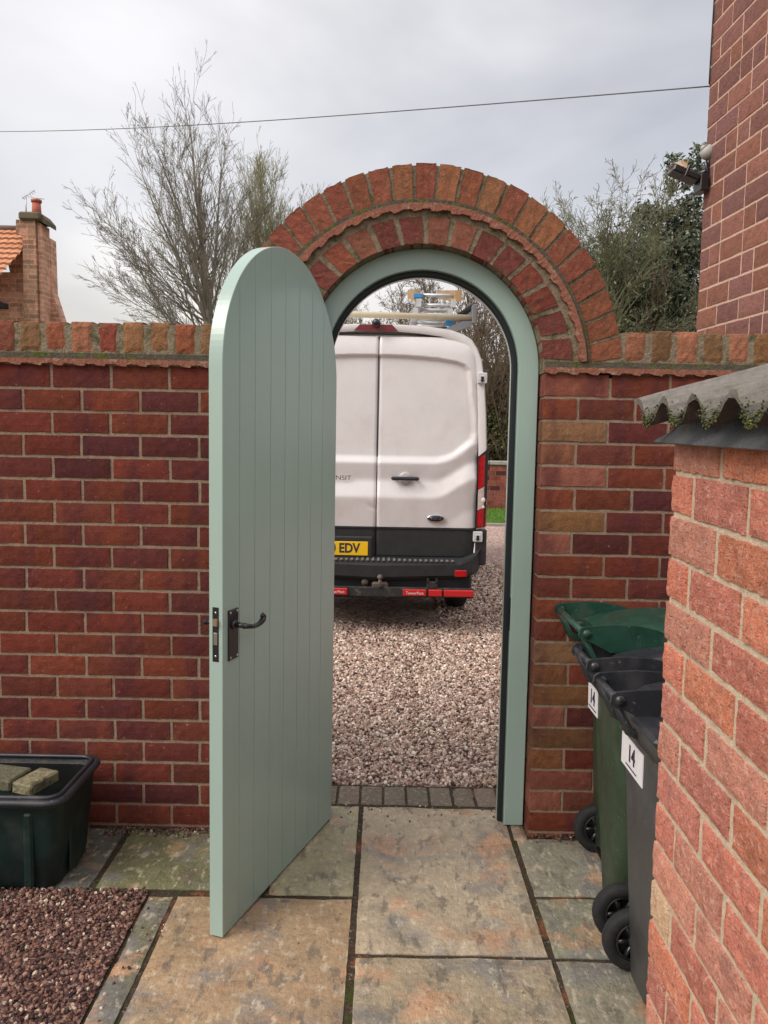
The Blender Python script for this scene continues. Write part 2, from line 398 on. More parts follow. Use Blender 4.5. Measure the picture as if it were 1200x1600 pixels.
mm = MB()                                    # mortar body of the arch
N_ = 96
def body_band(t0, t1, y0, y1, mi, f0=0, f1=1):
    vs = []
    a0 = -.02; a1 = math.pi - a0
    for i in range(N_ + 1):
        a = a0 + (a1 - a0) * i / N_
        p, q = between(a, t0, t1, f0), between(a, t0, t1, f1)
        vs += [(p.x, y0, p.z), (q.x, y0, q.z), (q.x, y1, q.z), (p.x, y1, p.z)]
    fs = [(i*4+k, (i+1)*4+k, (i+1)*4+(k+1) % 4, i*4+(k+1) % 4) for i in range(N_) for k in range(4)] + [(3, 2, 1, 0), (N_*4, N_*4+1, N_*4+2, N_*4+3)]
    mm.add(vs, fs, mi)
body_band(0, 1, .004, WT - .003, 0, .01, 1.0)
body_band(1, 2, .006, WT - .001, 0, 0, .975)
mm.build('arch_mortar', [M['mortar_moss']], wall)
mb = MB()
a0 = amin(MC, MR - .03) + .0; LL = (math.pi - 2 * a0)
fnr = lambda u, v, o: (MC[0] + v * math.cos(a0 + u / MR), -o, MC[1] + v * math.sin(a0 + u / MR))
scallop(mb, fnr, LL * MR, 260, MR - .018, MR - .040, .011, .017, WT)
mb.build('arch_tile_creasing', [M['tile']], wall)
mb = MB()
scallop(mb, fnr, LL * MR, 200, MR - .0005, MR - .0165, .0, .006, WT)
mb.build('arch_mortar_bed', [M['darkmort']], wall)

# ------------------------------------------------------------------ door frame
fr = tag(empty('door_frame', (OX, .09, 0)), 'sage green painted arched door frame set in the brick opening', 'door frame')
def arch_path(n=48, zb=0.0, zc=1.956):
    """unit description: list of (cx, z, nx, nz) so that a point at radius r is (cx+nx*r, z+nz*r)"""
    P = [(0, zb, 1, 0), (0, zb + (zc - zb) * .5, 1, 0)]
    for i in range(n + 1):
        a = math.pi * i / n; P.append((0, zc, math.cos(a), math.sin(a)))
    P += [(0, zb + (zc - zb) * .5, -1, 0), (0, zb, -1, 0)]
    return P
def arch_sweep(mb, prof, zb=0.0, zc=1.956, mi=0, smooth=False):
    P = arch_path(48, zb, zc); n = len(prof); vs = []
    for (cx, z, nx, nz_) in P:
        for (r, y) in prof: vs.append((cx + nx * r, y, z + nz_ * r))
    fs = [(i*n+k, i*n+(k+1) % n, (i+1)*n+(k+1) % n, (i+1)*n+k) for i in range(len(P)-1) for k in range(n)]
    fs += [tuple(range(n)), tuple((len(P)-1)*n + k for k in range(n))[::-1]]
    mb.add(vs, fs, mi, (1, 1, 1), smooth)
mb = MB(); arch_sweep(mb, [(.484, .002), (.482, 0), (.404, 0), (.401, .003), (.401, .046), (.379, .047), (.379, .088), (.484, .088)], .0); mb.build('jamb', M['sage'], fr)
mb = MB(); arch_sweep(mb, [(.3985, .030), (.3985, .0455), (.377, .046), (.377, .036), (.384, .030)], .0); mb.build('weather_seal', M['blackmatt'], fr)
mb = MB(); mb.box(.3975, .4005, .004, .030, .86, 1.0, bev=.001); mb.box(.392, .3995, .008, .024, .885, .94); mb.build('strike_plate', M['black'], fr)

# ------------------------------------------------------------------ open door
z_b = .010
A = Vector((-.502, -.721, 0)); ang = R(70.43)
dr = tag(empty('arched_door', (A.x, A.y, 0), ang), 'sage green vertically boarded door with a round top standing open on the path', 'door')
# door space: +x from the free edge to the hinge, -y towards the camera-facing side (normal), thickness towards +y
DC, DR, DZ = .432, .450, 1.881
def ztop(s, r=DR):
    return DZ + math.sqrt(max(0, r*r - (s - DC) ** 2))
grooves = [.088, .19, .301, .412, .525, .638, .745]
xs = set(); 
for i in range(0, 73): xs.add(round(DC - (DR-.0015) * math.cos(math.pi * i / 72), 5))
for g_ in grooves:
    xs = {x for x in xs if abs(x - g_) > .006}
    xs |= {g_ - .0032, g_ - .0010, g_ + .0010, g_ + .0032}
xs = sorted(xs)
def dep(x):
    for g_ in grooves:
        if abs(x - g_) < .0015: return .0050
    return 0.0
mb = MB(); vs = []; fs = []
n = len(xs)
zr = [z_b + .0015, .5, 1.0, 1.5, DZ]
for x in xs:
    for z in zr[:-1]: vs.append((x, dep(x), z))
    vs.append((x, dep(x), ztop(x, DR - .0015)))
k = len(zr)
for i in range(n-1):
    for j in range(k-1): fs.append((i*k+j, (i+1)*k+j, (i+1)*k+j+1, i*k+j+1))
mb.add(vs, fs)
TH = .050
# rounded arris + edge + back
loop = []
loop.append((DC - DR, z_b)); loop.append((DC - DR, 1.0))
for i in range(73): loop.append((DC - DR * math.cos(math.pi * i / 72), DZ + DR * math.sin(math.pi * i / 72)))
loop.append((DC + DR, 1.0)); loop.append((DC + DR, z_b))
loop2 = [(DC + (x - DC) * (DR - .0015) / DR, z if z < DZ else DZ + (z - DZ) * (DR - .0015) / DR) for x, z in loop]
loop2[0] = (loop2[0][0], z_b + .0015); loop2[-1] = (loop2[-1][0], z_b + .0015)
m_ = len(loop); vs = [(x, 0.0, z) for x, z in loop2] + [(x, .0015, z) for x, z in loop] + [(x, TH - .0015, z) for x, z in loop] + [(x, TH, z) for x, z in loop2]
fs = [(r*m_ + i, r*m_ + (i+1) % m_, (r+1)*m_ + (i+1) % m_, (r+1)*m_ + i) for r in range(3) for i in range(m_)]
fs.append(tuple(3*m_ + i for i in range(m_)))
mb.add(vs, fs)
mb.build('door_leaf', M['sage'], dr)
def handle(side):
    s = -1 if side == 0 else 1; y0 = 0 if side == 0 else TH
    q = MB(); a, b = (y0 - .006, y0 + .0002) if s < 0 else (y0 - .0002, y0 + .006)
    q.box(.012, .072, a, b, .937, 1.103, bev=.0015)
    o = q.build('handle_plate', M['black'], dr)
    q = MB(); yy = lambda d: y0 + s * d
    q.tube([(.042, yy(.004), 1.052), (.042, yy(.014), 1.052)], [.017, .014], 16)
    q.tube([(.042, yy(.012), 1.052), (.042, yy(.048), 1.052)], .009, 14)
    q.tube([(.036, yy(.046), 1.052), (.055, yy(.052), 1.048), (.085, yy(.053), 1.041), (.115, yy(.053), 1.040), (.136, yy(.053), 1.043), (.152, yy(.053), 1.050), (.157, yy(.053), 1.060), (.150, yy(.053), 1.067), (.140, yy(.053), 1.063)], [.009, .0085, .0075, .008, .0095, .0105, .0095, .0075, .005], 12)
    q.build('lever', M['black'], o)
    q = MB()
    for (x, z) in ((.021, .946), (.063, .946), (.021, 1.094), (.063, 1.094)): q.tube([(x, yy(.005), z), (x, yy(.0075), z)], .0042, 10)
    q.build('screw', M['steel'], o)
handle(0); handle(1)
mb = MB(); xe = DC - DR; mb.box(xe - .0012, xe + .0005, .014, .037, .940, 1.118, bev=.0005); lp = mb.build('lock_plate', M['black'], dr)
mb = MB(); mb.prism([(xe - .0125, .0165), (xe - .0008, .0165), (xe - .0008, .0345), (xe - .004, .0345)], 'z', 1.058, 1.080); mb.build('latch', M['brass'], lp)
mb = MB(); mb.box(xe - .0030, xe - .0008, .0185, .0325, .995, 1.035, bev=.0005); mb.build('deadbolt', M['steel'], lp)
mb = MB()
for z in (.958, 1.100): mb.tube([(xe - .001, .0255, z), (xe - .0022, .0255, z)], .004, 10)
mb.build('screw', M['steel'], lp)
mb = MB()
for z in (.25, 1.0, 1.75): mb.tube([(DC + DR + .006, TH * .8, z), (DC + DR + .006, TH * .8, z + .10)], .007, 10)
mb.build('hinge', M['black'], dr)

# ------------------------------------------------------------------ ground
gm = mat('gravel_ground', (.19, .12, .10), .95, spec=.2, mix=[(45, .5, .56, (.06, .035, .03), 2), (60, .55, .6, (.42, .31, .26), 2)], noise=[(120, .5, 1.4), (2, .85, 1.1)], bump=[(55, 1.0, 3)])
def vor_gravel(name, scale, cols):
    m = bpy.data.materials.new(name); m.use_nodes = True; t = m.node_tree; b = t.nodes['Principled BSDF']; L = t.links.new
    b.inputs['Roughness'].default_value = .8; b.inputs['Specular IOR Level'].default_value = .3
    tc_ = t.nodes.new('ShaderNodeTexCoord'); v = t.nodes.new('ShaderNodeTexVoronoi'); v.inputs['Scale'].default_value = scale; L(tc_.outputs['Object'], v.inputs['Vector'])
    s_ = t.nodes.new('ShaderNodeSeparateColor'); L(v.outputs['Color'], s_.inputs[0])
    r_ = t.nodes.new('ShaderNodeValToRGB'); r_.color_ramp.interpolation = 'LINEAR'
    for i, (p, c) in enumerate(cols):
        el = r_.color_ramp.elements[i] if i < 2 else r_.color_ramp.elements.new(p)
        el.position = p; el.color = (*c, 1)
    L(s_.outputs[0], r_.inputs[0])
    d = t.nodes.new('ShaderNodeMapRange'); d.inputs['From Max'].default_value = .75; d.inputs['To Min'].default_value = 1.0; d.inputs['To Max'].default_value = .35; L(v.outputs['Distance'], d.inputs['Value'])
    L(r_.outputs[0], b.inputs['Base Color'])
    bn = t.nodes.new('ShaderNodeBump'); bn.inputs['Distance'].default_value = .02; L(d.outputs[0], bn.inputs['Height']); L(bn.outputs[0], b.inputs['Normal'])
    return m
M['drive'] = vor_gravel('drive_gravel', 46, [(.0, (.18, .10, .085)), (1.0, (.72, .60, .53)), (.35, (.38, .25, .21)), (.7, (.52, .37, .31))])
def sheet(name, x0, x1, y0, y1, z, mt, kind='structure', label=None):
    mb = MB(); mb.add([(x0, y0, z), (x1, y0, z), (x1, y1, z), (x0, y1, z)], [(0, 1, 2, 3)])
    return tag(mb.build(name, mt, None, fix=False), label, None, None, kind)
sheet('ground', -150, 150, -60, 300, -.06, mat('soil', (.10, .085, .05), .95, noise=[(3, .7, 1.3)]))
sheet('driveway', -9, 9, .47, 12.55, -.012, M['drive'])
mossy = mat('dirt', (.060, .045, .032), .95, spec=.15, mix=[(6, .56, .64, (.05, .055, .015), 4), (4, .55, .62, (.17, .07, .04), 4), (60, .62, .7, (.28, .22, .16), 3)], noise=[(70, .5, 1.4)], bump=[(90, 1, 4)])
sheet('bedding', -2.6, 2.6, -3.6, .475, -.008, mossy)
sheet('gravel_bed_base', -2.6, -.835, -3.6, -.478, .000, vor_gravel('pebble_bed', 70, [(0., (.04, .02, .018)), (1., (.30, .19, .15)), (.5, (.12, .06, .05))]))

slabm = mat('riven_sandstone', attr=True, rough=.75, spec=.35,
            mix=[(3.1, .50, .61, (.185, .178, .172), 10, None, .8), (2.9, .53, .63, (.47, .26, .15), 10, (1, 1.3, 1), .8), (16, .55, .61, (.13, .11, .09), 8, (1, .45, 1), .65), (5.1, .57, .68, (.23, .21, .135), 7, None, .35), (34, .55, .63, (.50, .42, .31), 6, (1, .5, 1), .65), (48, .64, .69, (.07, .06, .05), 5, (1, .6, 1), .8)],
            noise=[(7, .76, 1.22), (50, .75, 1.22)], bump=[(7, 1.0, 9, (1, 2.0, 1)), (70, .55, 5, (1, .5, 1))], rvar=(6, .40, .8))
mb = MB()
def slab(x0, x1, y0, y1, c, zt=.0, wob=.0022, name=None):
    nx = max(3, int((x1-x0)/.035)); ny = max(3, int((y1-y0)/.035)); vs = []; 
    ox, oy = random.random()*50, random.random()*50
    tx, ty = jit(.002), jit(.002)
    for j in range(ny+1):
        for i in range(nx+1):
            x = x0 + (x1-x0)*i/nx; y = y0 + (y1-y0)*j/ny
            e = i in (0, nx) or j in (0, ny)
            z = zt + .0022*math.sin(x*9+ox)*math.cos(y*7+oy) + .0016*math.sin(x*23+oy+y*17) + jit(.0006) + tx*(i/nx-.5) + ty*(j/ny-.5) + (-.005 if e else 0)
            if e: x += jit(wob*.6); y += jit(wob*.6)
            vs.append((x, y, z))
    n = nx + 1; fs = [(j*n+i, j*n+i+1, (j+1)*n+i+1, (j+1)*n+i) for j in range(ny) for i in range(nx)]
    ring = [i for i in range(nx+1)] + [j*n+nx for j in range(1, ny+1)] + [ny*n+i for i in range(nx-1, -1, -1)] + [j*n for j in range(ny-1, 0, -1)]
    b = len(vs); vs += [(vs[k][0], vs[k][1], -.03) for k in ring]
    fs += [(ring[(k+1) % len(ring)], ring[k], b+k, b+(k+1) % len(ring)) for k in range(len(ring))]
    mb.add(vs, fs, 0, shade(c, 1.12), False)
BUF, GRY, GRN, OR2 = (.38, .31, .22), (.25, .22, .17), (.14, .137, .070), (.31, .215, .13)
S = [(-.068, .558, -.785, .243, lerp(BUF, (.34, .27, .19), .7)), (-.40, -.09, -.462, .243, (.30, .27, .17)), (-1.04, -.415, -.440, .0, GRN),
     (-.723, -.092, -1.35, -.487, OR2), (-.826, -.740, -1.9, -.487, (.135, .128, .085)), (-.065, .565, -1.55, -.803, (.30, .24, .16)),
     (.583, 1.3, -.440, -.028, (.22, .205, .155)), (.583, .98, -.790, -.458, (.20, .19, .135)), (.583, 1.3, -1.40, -.806, (.225, .205, .15)),
     (-.723, -.092, -2.2, -1.365, BUF), (-.068, .56, -2.3, -1.565, GRY), (.575, 1.2, -2.2, -1.415, BUF), (-2.6, -1.065, -.447, .0, (.10, .10, .08)), (-.723, -.092, -2.9, -2.215, GRY), (-.068, .56, -2.9, -2.315, BUF),
     (-.826, -.740, -2.9, -1.915, GRN), (.99, 1.3, -.790, -.458, GRY), (.575, 1.2, -2.9, -2.215, GRY), (.575, .63, -.03, .243, (.16, .13, .09))]
for s_ in S: slab(*s_)
tag(mb.build('paving', [slabm]), 'riven buff and grey sandstone paving slabs with dark joints', None, None, 'structure')
mb = MB()
x = -.62
while x < .80:
    c = lerp((.15, .135, .105), (.21, .165, .13), random.random())
    brick(mb, lambda u, v, o: (u, v, o - .004), x, x + .098, .270, .462, .05, c, nu=4, nv=7, ed=.0012, lip=.006, bulge=.0012); x += .1075
tag(mb.build('threshold_setts', [mat('sett', attr=True, rough=.9, spec=.2, mix=[(30, .55, .7, (.30, .24, .18), 4)], noise=[(60, .7, 1.3), (200, .8, 1.2)], bump=[(120, .7, 4)])]), 'row of grey brown paving blocks across the threshold', None, None, 'structure')

# pebbles -------------------------------------------------------------
def ico():
    t = (1 + 5 ** .5) / 2
    v = np.array([(-1,t,0),(1,t,0),(-1,-t,0),(1,-t,0),(0,-1,t),(0,1,t),(0,-1,-t),(0,1,-t),(t,0,-1),(t,0,1),(-t,0,-1),(-t,0,1)], float)
    v /= np.linalg.norm(v[0])
    f = np.array([(0,11,5),(0,5,1),(0,1,7),(0,7,10),(0,10,11),(1,5,9),(5,11,4),(11,10,2),(10,7,6),(7,1,8),(3,9,4),(3,4,2),(3,2,6),(3,6,8),(3,8,9),(4,9,5),(2,4,11),(6,2,10),(8,6,7),(9,8,1)])
    return v, f
IV, IF = ico()
def rotm(n):
    q = rng.normal(size=(n, 4)); q /= np.linalg.norm(q, axis=1)[:, None]; a, b, c, d = q.T
    return np.stack([np.stack([1-2*(c*c+d*d), 2*(b*c-a*d), 2*(b*d+a*c)], -1), np.stack([2*(b*c+a*d), 1-2*(b*b+d*d), 2*(c*d-a*b)], -1), np.stack([2*(b*d-a*c), 2*(c*d+a*b), 1-2*(b*b+c*c)], -1)], 1)
def pebbles(name, pos, size, pal, pw, mt, label):
    n = len(pos); s = size[:, None] * rng.uniform(.55, 1.15, (n, 3)); s[:, 2] *= .8
    V = IV[None] * s[:, None, :] * rng.uniform(.82, 1.18, (n, 12, 1))
    V = np.einsum('nij,nkj->nki', rotm(n), V)
    V = V + pos[:, None, :]
    F = IF[None] + (np.arange(n) * 12)[:, None, None]
    ci = rng.choice(len(pal), n, p=pw); C = np.array(pal)[ci] * rng.uniform(.7, 1.3, (n, 1)); C = np.repeat(C, 20, axis=0)
    return tag(bulk(name, V.reshape(-1, 3), F.reshape(-1, 3), mt, C), label, None, None, 'stuff')
pebm = mat('pebble', attr=True, rough=.62, spec=.4, noise=[(160, .75, 1.25)], bump=[(200, .3, 3)])
PALN = [(.07, .030, .026), (.13, .060, .045), (.25, .14, .10), (.48, .38, .29), (.035, .02, .02), (.19, .09, .07)]
n = 15000
px_ = rng.uniform(-2.1, -.838, n); py_ = rng.uniform(-1.85, -.455, n)
keep = ~((px_ > -.95) & (py_ > -.455)); 
pos = np.c_[px_, py_, rng.uniform(-.002, .006, n)]
pebbles('gravel_bed', pos, rng.uniform(.0055, .0105, n), PALN, [.22, .27, .2, .08, .1, .13], pebm, 'purple brown pebble bed edged by paving slabs')
PALD = [(.15, .085, .065), (.38, .255, .20), (.56, .43, .35), (.76, .67, .58), (.07, .042, .035), (.46, .31, .245)]
# drive: denser and finer near the doorway
P_ = []
for (y0, y1, x0, x1, n, s0, s1) in ((.48, 1.3, -.75, 1.05, 13500, .0075, .0135), (1.3, 2.4, -.85, 1.4, 15000, .0085, .0145), (2.4, 3.9, -.95, 1.75, 17000, .010, .017), (3.9, 7.5, .55, 3.4, 24000, .012, .020)):
    P_.append(np.c_[rng.uniform(x0, x1, n), rng.uniform(y0, y1, n), rng.uniform(-.012, .002, n), rng.uniform(s0, s1, n)])
P_ = np.concatenate(P_)
pebbles('driveway_gravel', P_[:, :3], P_[:, 3], PALD, [.13, .24, .25, .15, .08, .15], pebm, 'pink and buff gravel of the driveway behind the doorway')
n = 150; kx = rng.random(n); px_ = np.where(kx < .35, -.826 + np.abs(rng.normal(0, .07, n)), np.where(kx < .6, rng.uniform(-.2, .56, n), rng.uniform(-.7, .75, n)))
py_ = np.where(kx < .35, rng.uniform(-1.6, -.5, n), np.where(kx < .6, .25 - np.abs(rng.normal(0, .09, n)), rng.uniform(-1.5, .2, n)))
pebbles('stray_grit', np.c_[px_, py_, np.full(n, .003)], np.where(kx < .6, rng.uniform(.002, .007, n), rng.uniform(.0012, .0035, n)), PALD + [(.09, .07, .04)], [.15, .15, .15, .15, .15, .1, .15], pebm, 'scattered stray stones and grit lying on the paving')
# debris along the foot of the wall
n = 900; px_ = np.where(rng.random(n) < .75, rng.uniform(-1.15, -.5, n), rng.uniform(.66, 1.3, n)); py_ = -rng.random(n) ** 2 * .07 - .002
pebbles('debris', np.c_[px_, py_, rng.uniform(0, .006, n)], rng.uniform(.002, .007, n), PALN + [(.07, .08, .03)], [.15, .15, .1, .05, .25, .1, .2], pebm, 'dirt, grit and dead leaves along the foot of the wall')

# ------------------------------------------------------------------ outbuilding on the right
shed = tag(empty('brick_outbuilding', (.65, -1.42, 0)), 'rough pinkish red brick outbuilding with a mossy corrugated roof at the right edge', 'outbuilding')
TL = .0212                                   # its bed joints run slightly down towards the camera
fshed = lambda u, v, o: (-o - .0077 * u, -u, v - TL * u)
def scol():
    c = random.choice([(.62, .215, .14), (.60, .215, .15), (.63, .23, .14), (.53, .20, .15), (.64, .28, .20), (.65, .24, .14)])
    if random.random() < .05: c = (.62, .42, .27)
    return shade(c, random.uniform(.85, 1.12))
mb = MB(); SC = .0963
for k in range(-1, 18):
    z0 = 1.605 - k * SC + (.0 if k >= 0 else .0); z1 = z0 + SC - .011
    if k == -1: z1 = min(z1, 1.672)
    first = .255 if k % 2 == 0 else .122
    u = -.0; js = [0 + jit(.003), first] + [first + .262 * i + jit(.008) for i in range(1, 10)]
    for a, b in zip(js[:-1], js[1:]):
        near = a < 1.6
        brick(mb, fshed, a + (.0 if a < .01 else .009), b - .009, z0 + jit(.002), z1 + jit(.002), .10, scol(), nu=16 if near else 5, nv=5 if near else 3, ed=.0018, bulge=.0022, lip=.006)
mb.build('brickwork', [M['brick_rough']], shed)
mb = MB()
vs = [fshed(u, z, o) for u, z, o in ((.008, -.1, -.007), (2.9, -.1, -.007), (2.9, 1.66, -.007), (.008, 1.66, -.007), (.008, -.1, -.22), (2.9, -.1, -.22), (2.9, 1.66, -.22), (.008, 1.66, -.22))]
mb.add(vs, [(0, 1, 2, 3), (7, 6, 5, 4), (0, 4, 5, 1), (1, 5, 6, 2), (2, 6, 7, 3), (3, 7, 4, 0)]); 
# gable return wall going to the right, same mortar
mb.box(.10, 1.7, -.10, -.008, -.1, 1.66)
mb.build('mortar', [M['mortar_shed']], shed)
def rfn(u, x, h):                            # u towards the camera, x up the slope from the eave
    return (-.085 + x, -u, 1.733 + h + .285 * x - TL * u)
mb = MB(); PIT = .160; n = 150; L = 2.6; rows = [0, .006, .05, .12, .2, .4, .6, 1.0, 1.6]; vs = []
for i in range(n + 1):
    u = -.005 + L * i / n; 
    for s_ in (1, -1):
        for x in rows:
            h = .025 * math.cos(2*math.pi*(u - .165)/PIT) + s_ * .0075 + jit(.0006) + (-.002 if x == 0 and s_ == 1 else 0)
            vs.append(rfn(u, x + (jit(.003) if x == 0 else 0), h))
k = len(rows); fs = []
mb.v = [tuple(v) for v in vs]
def rq(f, c): mb.f.append(f); mb.m.append(0); mb.c.append(c); mb.sm.append(True)
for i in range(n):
    u = -.005 + L * (i+.5) / n; vd = .5 - .5*math.cos(2*math.pi*(u - .165)/PIT)      # 1 in the valleys, coloured darker for silt and for shade between the ridges
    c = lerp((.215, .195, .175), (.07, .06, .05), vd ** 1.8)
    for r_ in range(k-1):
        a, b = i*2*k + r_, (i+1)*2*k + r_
        rq((a, a+1, b+1, b), c); rq((a+k, b+k, b+k+1, a+k+1), (.09, .08, .075))  # underside faces painted dark to stand for shade below the sheet
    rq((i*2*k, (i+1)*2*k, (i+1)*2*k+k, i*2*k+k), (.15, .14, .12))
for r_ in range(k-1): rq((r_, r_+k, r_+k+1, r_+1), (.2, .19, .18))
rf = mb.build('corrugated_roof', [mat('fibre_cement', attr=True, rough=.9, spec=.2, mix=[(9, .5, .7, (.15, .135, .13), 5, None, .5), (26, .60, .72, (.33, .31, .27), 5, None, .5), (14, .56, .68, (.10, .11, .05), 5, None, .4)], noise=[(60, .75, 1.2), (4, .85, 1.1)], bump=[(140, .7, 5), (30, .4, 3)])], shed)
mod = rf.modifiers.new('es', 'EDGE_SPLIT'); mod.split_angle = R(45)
# moss on the sheet ends
n = 6500; uu = rng.uniform(0, 1.3, n); ph = (uu - .165) / PIT; hh = np.cos(2*np.pi*ph)
keep = (rng.random(n) < np.clip(.12 - .75 * hh, .01, .8)); uu, hh = uu[keep], hh[keep]; n = len(uu)
dx = rng.random(n) ** 2 * .02 - .004; top = rng.random(n) < .35
hz = .025 * hh + np.where(top, .0085, rng.uniform(-.010, .007, n)); dx = np.where(top, dx, rng.uniform(-.007, 0, n))
P = np.c_[-.085 + dx, -uu, 1.733 + hz + .285*dx - TL*uu]
sz = rng.uniform(.0010, .0024, n); V = IV[None]*sz[:, None, None]*rng.uniform(.7, 1.3, (n, 12, 1)) + P[:, None, :]
F = IF[None] + (np.arange(n)*12)[:, None, None]; C = np.array([(.085, .10, .025), (.05, .06, .018), (.15, .155, .065), (.10, .095, .08), (.04, .04, .03)])[rng.choice(5, n, p=[.25, .25, .12, .23, .15])]
mossm = mat('moss', attr=True, rough=.95, spec=.1, noise=[(200, .7, 1.3)])
tag(bulk('moss', V.reshape(-1, 3), F.reshape(-1, 3), mossm, np.repeat(C, 20, axis=0), rf), kind='stuff')
mb = MB(); mb.box(.03, .12, -2.6, -.03, 1.60, 1.700); mb.build('eave_shade_box', [M['blackmatt']], shed)  # black box added to keep the gap under the eave dark
mb = MB(); vs = []; n = 60                    # lead apron under the eave
for i in range(n + 1):
    u = -.005 + 2.6 * i / n; wv = .0025 * math.sin(u*14) + jit(.0008)
    u0 = u + (.045 if i == 0 else 0)
    vs += [(-.045 + wv, -u, 1.667 - TL*u), (-.012 + wv*.5, -u0, 1.695 - TL*u), (-.006, -u0, 1.722 - TL*u), (-.003, -u0, 1.722 - TL*u), (-.009+wv*.5, -u0, 1.692 - TL*u), (-.041 + wv, -u, 1.664 - TL*u)]
fs = [(i*6+a, (i+1)*6+a, (i+1)*6+(a+1) % 6, i*6+(a+1) % 6) for i in range(n) for a in range(6)] + [tuple(range(6))]
mb.add(vs, fs, 0, (1, 1, 1), True)
mb.build('lead_flashing', [mat('lead', (.115, .12, .13), .5, metal=.25, mix=[(12, .52, .66, (.19, .20, .215), 5), (40, .66, .72, (.45, .44, .42), 3)], noise=[(30, .75, 1.25)], bump=[(14, .5, 4), (90, .3, 3)])], shed)

# ------------------------------------------------------------------ house wall on the right
HC = Vector((1.715, 1.25, 0)); zj = at(1084, 517, 1.25).z; HCZ = .1075
house = tag(empty('brick_house', HC), 'tall weathered rose red brick house corner with pale pointing behind the garden wall', 'house')
fh = lambda u, v, o: (.0344 * u - o, -u, v - .0219 * u)
mb = MB()
for k in range(-24, 24):
    z0 = zj + k * HCZ
    if z0 < .9: continue
    pos_ = 0; js = [jit(.004), .115 if k % 2 else .24]
    while js[-1] < 1.0: js.append(js[-1] + (.245 if random.random() < .75 else .125) + jit(.006))
    js[-1] = 1.0
    for a, b in zip(js[:-1], js[1:]):
        if b - a < .02: continue
        c = shade(random.choice([(.25, .115, .095), (.225, .105, .09), (.27, .12, .09), (.21, .10, .09), (.29, .125, .085)]), random.uniform(.8, 1.1))
        brick(mb, fh, a + .005, b - .005, z0 + .0052, z0 + HCZ - .0052, .1, c, nu=7, nv=4, ed=.0011, bulge=.0015, lip=.004)
mb.build('wall', [M['brick_house']], house)
mb = MB(); vs = [fh(u, z, o) for z in (-.1, 5.6) for (u, o) in ((.007, -.0040), (.995, -.0040), (.995, -1.8), (.007, -1.8))]
mb.add(vs, [(3, 2, 1, 0), (4, 5, 6, 7), (0, 1, 5, 4), (1, 2, 6, 5), (2, 3, 7, 6), (3, 0, 4, 7)]); mb.build('pointing', [M['mortar_house']], house)
mb = MB(); pts = [fh(.0 + .02, 5.5, .012)]
for i in range(26):
    z = 5.4 - i * .1; pts.append(fh(.035 + .012 * math.sin(z*3) + max(0, 3.5 - z)*.05, z, .008))
pts += [fh(.09, 3.05, .02), fh(.115, 3.1, .03), fh(.125, 3.2, .02), fh(.12, 3.3, .008)]
mb.tube(pts[:20], .0035, 6); mb.build('cable', [M['blackmatt']], house)
# security light on the corner of the house
LY = 1.2
lg = tag(empty('security_light', at(1108, 245, LY)), 'small security light with grey sensor head and black floodlight on the house corner', 'light')
def La(px, py, dy=0): return at(px, py, LY + dy) - lg.location
mb = MB(); mb.tube([La(1100, 232), La(1104, 237), La(1113, 240)], [.028, .036, .038], 16, sq=1.15); mb.tube([La(1096, 228), La(1100, 232)], [.006, .028], 16)
mb.build('sensor_head', [mat('grey_plastic', (.36, .355, .34), .5, mix=[(30, .55, .7, (.22, .22, .2), 3)])], lg)
mb = MB(); mb.tube([La(1112, 240), La(1106, 256), La(1104, 268), La(1093, 272)], .014, 10); mb.tube([La(1102, 252, -.03), La(1106, 270, -.02), La(1106, 286)], .010, 8); mb.box(*sorted((La(1118, 0).x, La(1104, 0).x)), -.05, .05, La(0, 282).z, La(0, 255).z, bev=.006)
mb.build('bracket', [M['black']], lg)
mb = MB(); a_, b_ = La(1050, 262), La(1090, 279); d_ = (b_ - a_); Lh = d_.length; d_.normalize(); up_ = Vector((0, 1, 0)).cross(d_)*-1
Mx = Matrix((d_, Vector((0, 1, 0)), d_.cross(Vector((0, 1, 0))))).transposed().to_4x4(); Mx.translation = a_
mb.box(0, Lh, -.05, .05, -.028, .006, bev=.006, M=Mx); mb.box(Lh*.45, Lh*.55, -.052, .052, -.034, .03, bev=.003, M=Mx); mb.build('floodlight_body', [M['black']], lg)
mb = MB(); mb.prism([(-.01, .007), (Lh*.42, .007), (Lh*.40, .030), (.03, .038)], 'y', -.046, .046, M=Mx); mb.build('floodlight_face', [mat('sodium_lens', (.62, .40, .24), .3, mix=[(20, .5, .6, (.7, .62, .5), 2)])], lg)

# ------------------------------------------------------------------ wheelie bins
def rrect(x0, x1, y0, y1, r, n=5):
    P = []
    for cx, cy, a0 in ((x1-r, y1-r, 0), (x0+r, y1-r, 90), (x0+r, y0+r, 180), (x1-r, y0+r, 270)):
        for i in range(n + 1):
            a = R(a0 + 90 * i / n); P.append((cx + r*math.cos(a), cy + r*math.sin(a)))
    return P
def loft(mb, rings, mi=0, c=(1, 1, 1), smooth=True, cap=(True, True)):
    n = len(rings[0]); vs = [p for r_ in rings for p in r_]
    fs = [(i*n+j, i*n+(j+1) % n, (i+1)*n+(j+1) % n, (i+1)*n+j) for i in range(len(rings)-1) for j in range(n)]
    if cap[0]: fs.append(tuple(range(n))[::-1])
    if cap[1]: fs.append(tuple((len(rings)-1)*n+j for j in range(n)))
    mb.add(vs, fs, mi, c, smooth)
def plast(nm, c, dirt, r=.42):
    return mat(nm, c, r, spec=.45, mix=[(7, .52, .72, dirt, 5, (1, 1, .5), .6), (60, .66, .74, (.25, .24, .2), 3, None, .5)], noise=[(9, .8, 1.2)], bump=[(180, .06, 3)], rvar=(9, r-.1, r+.2))
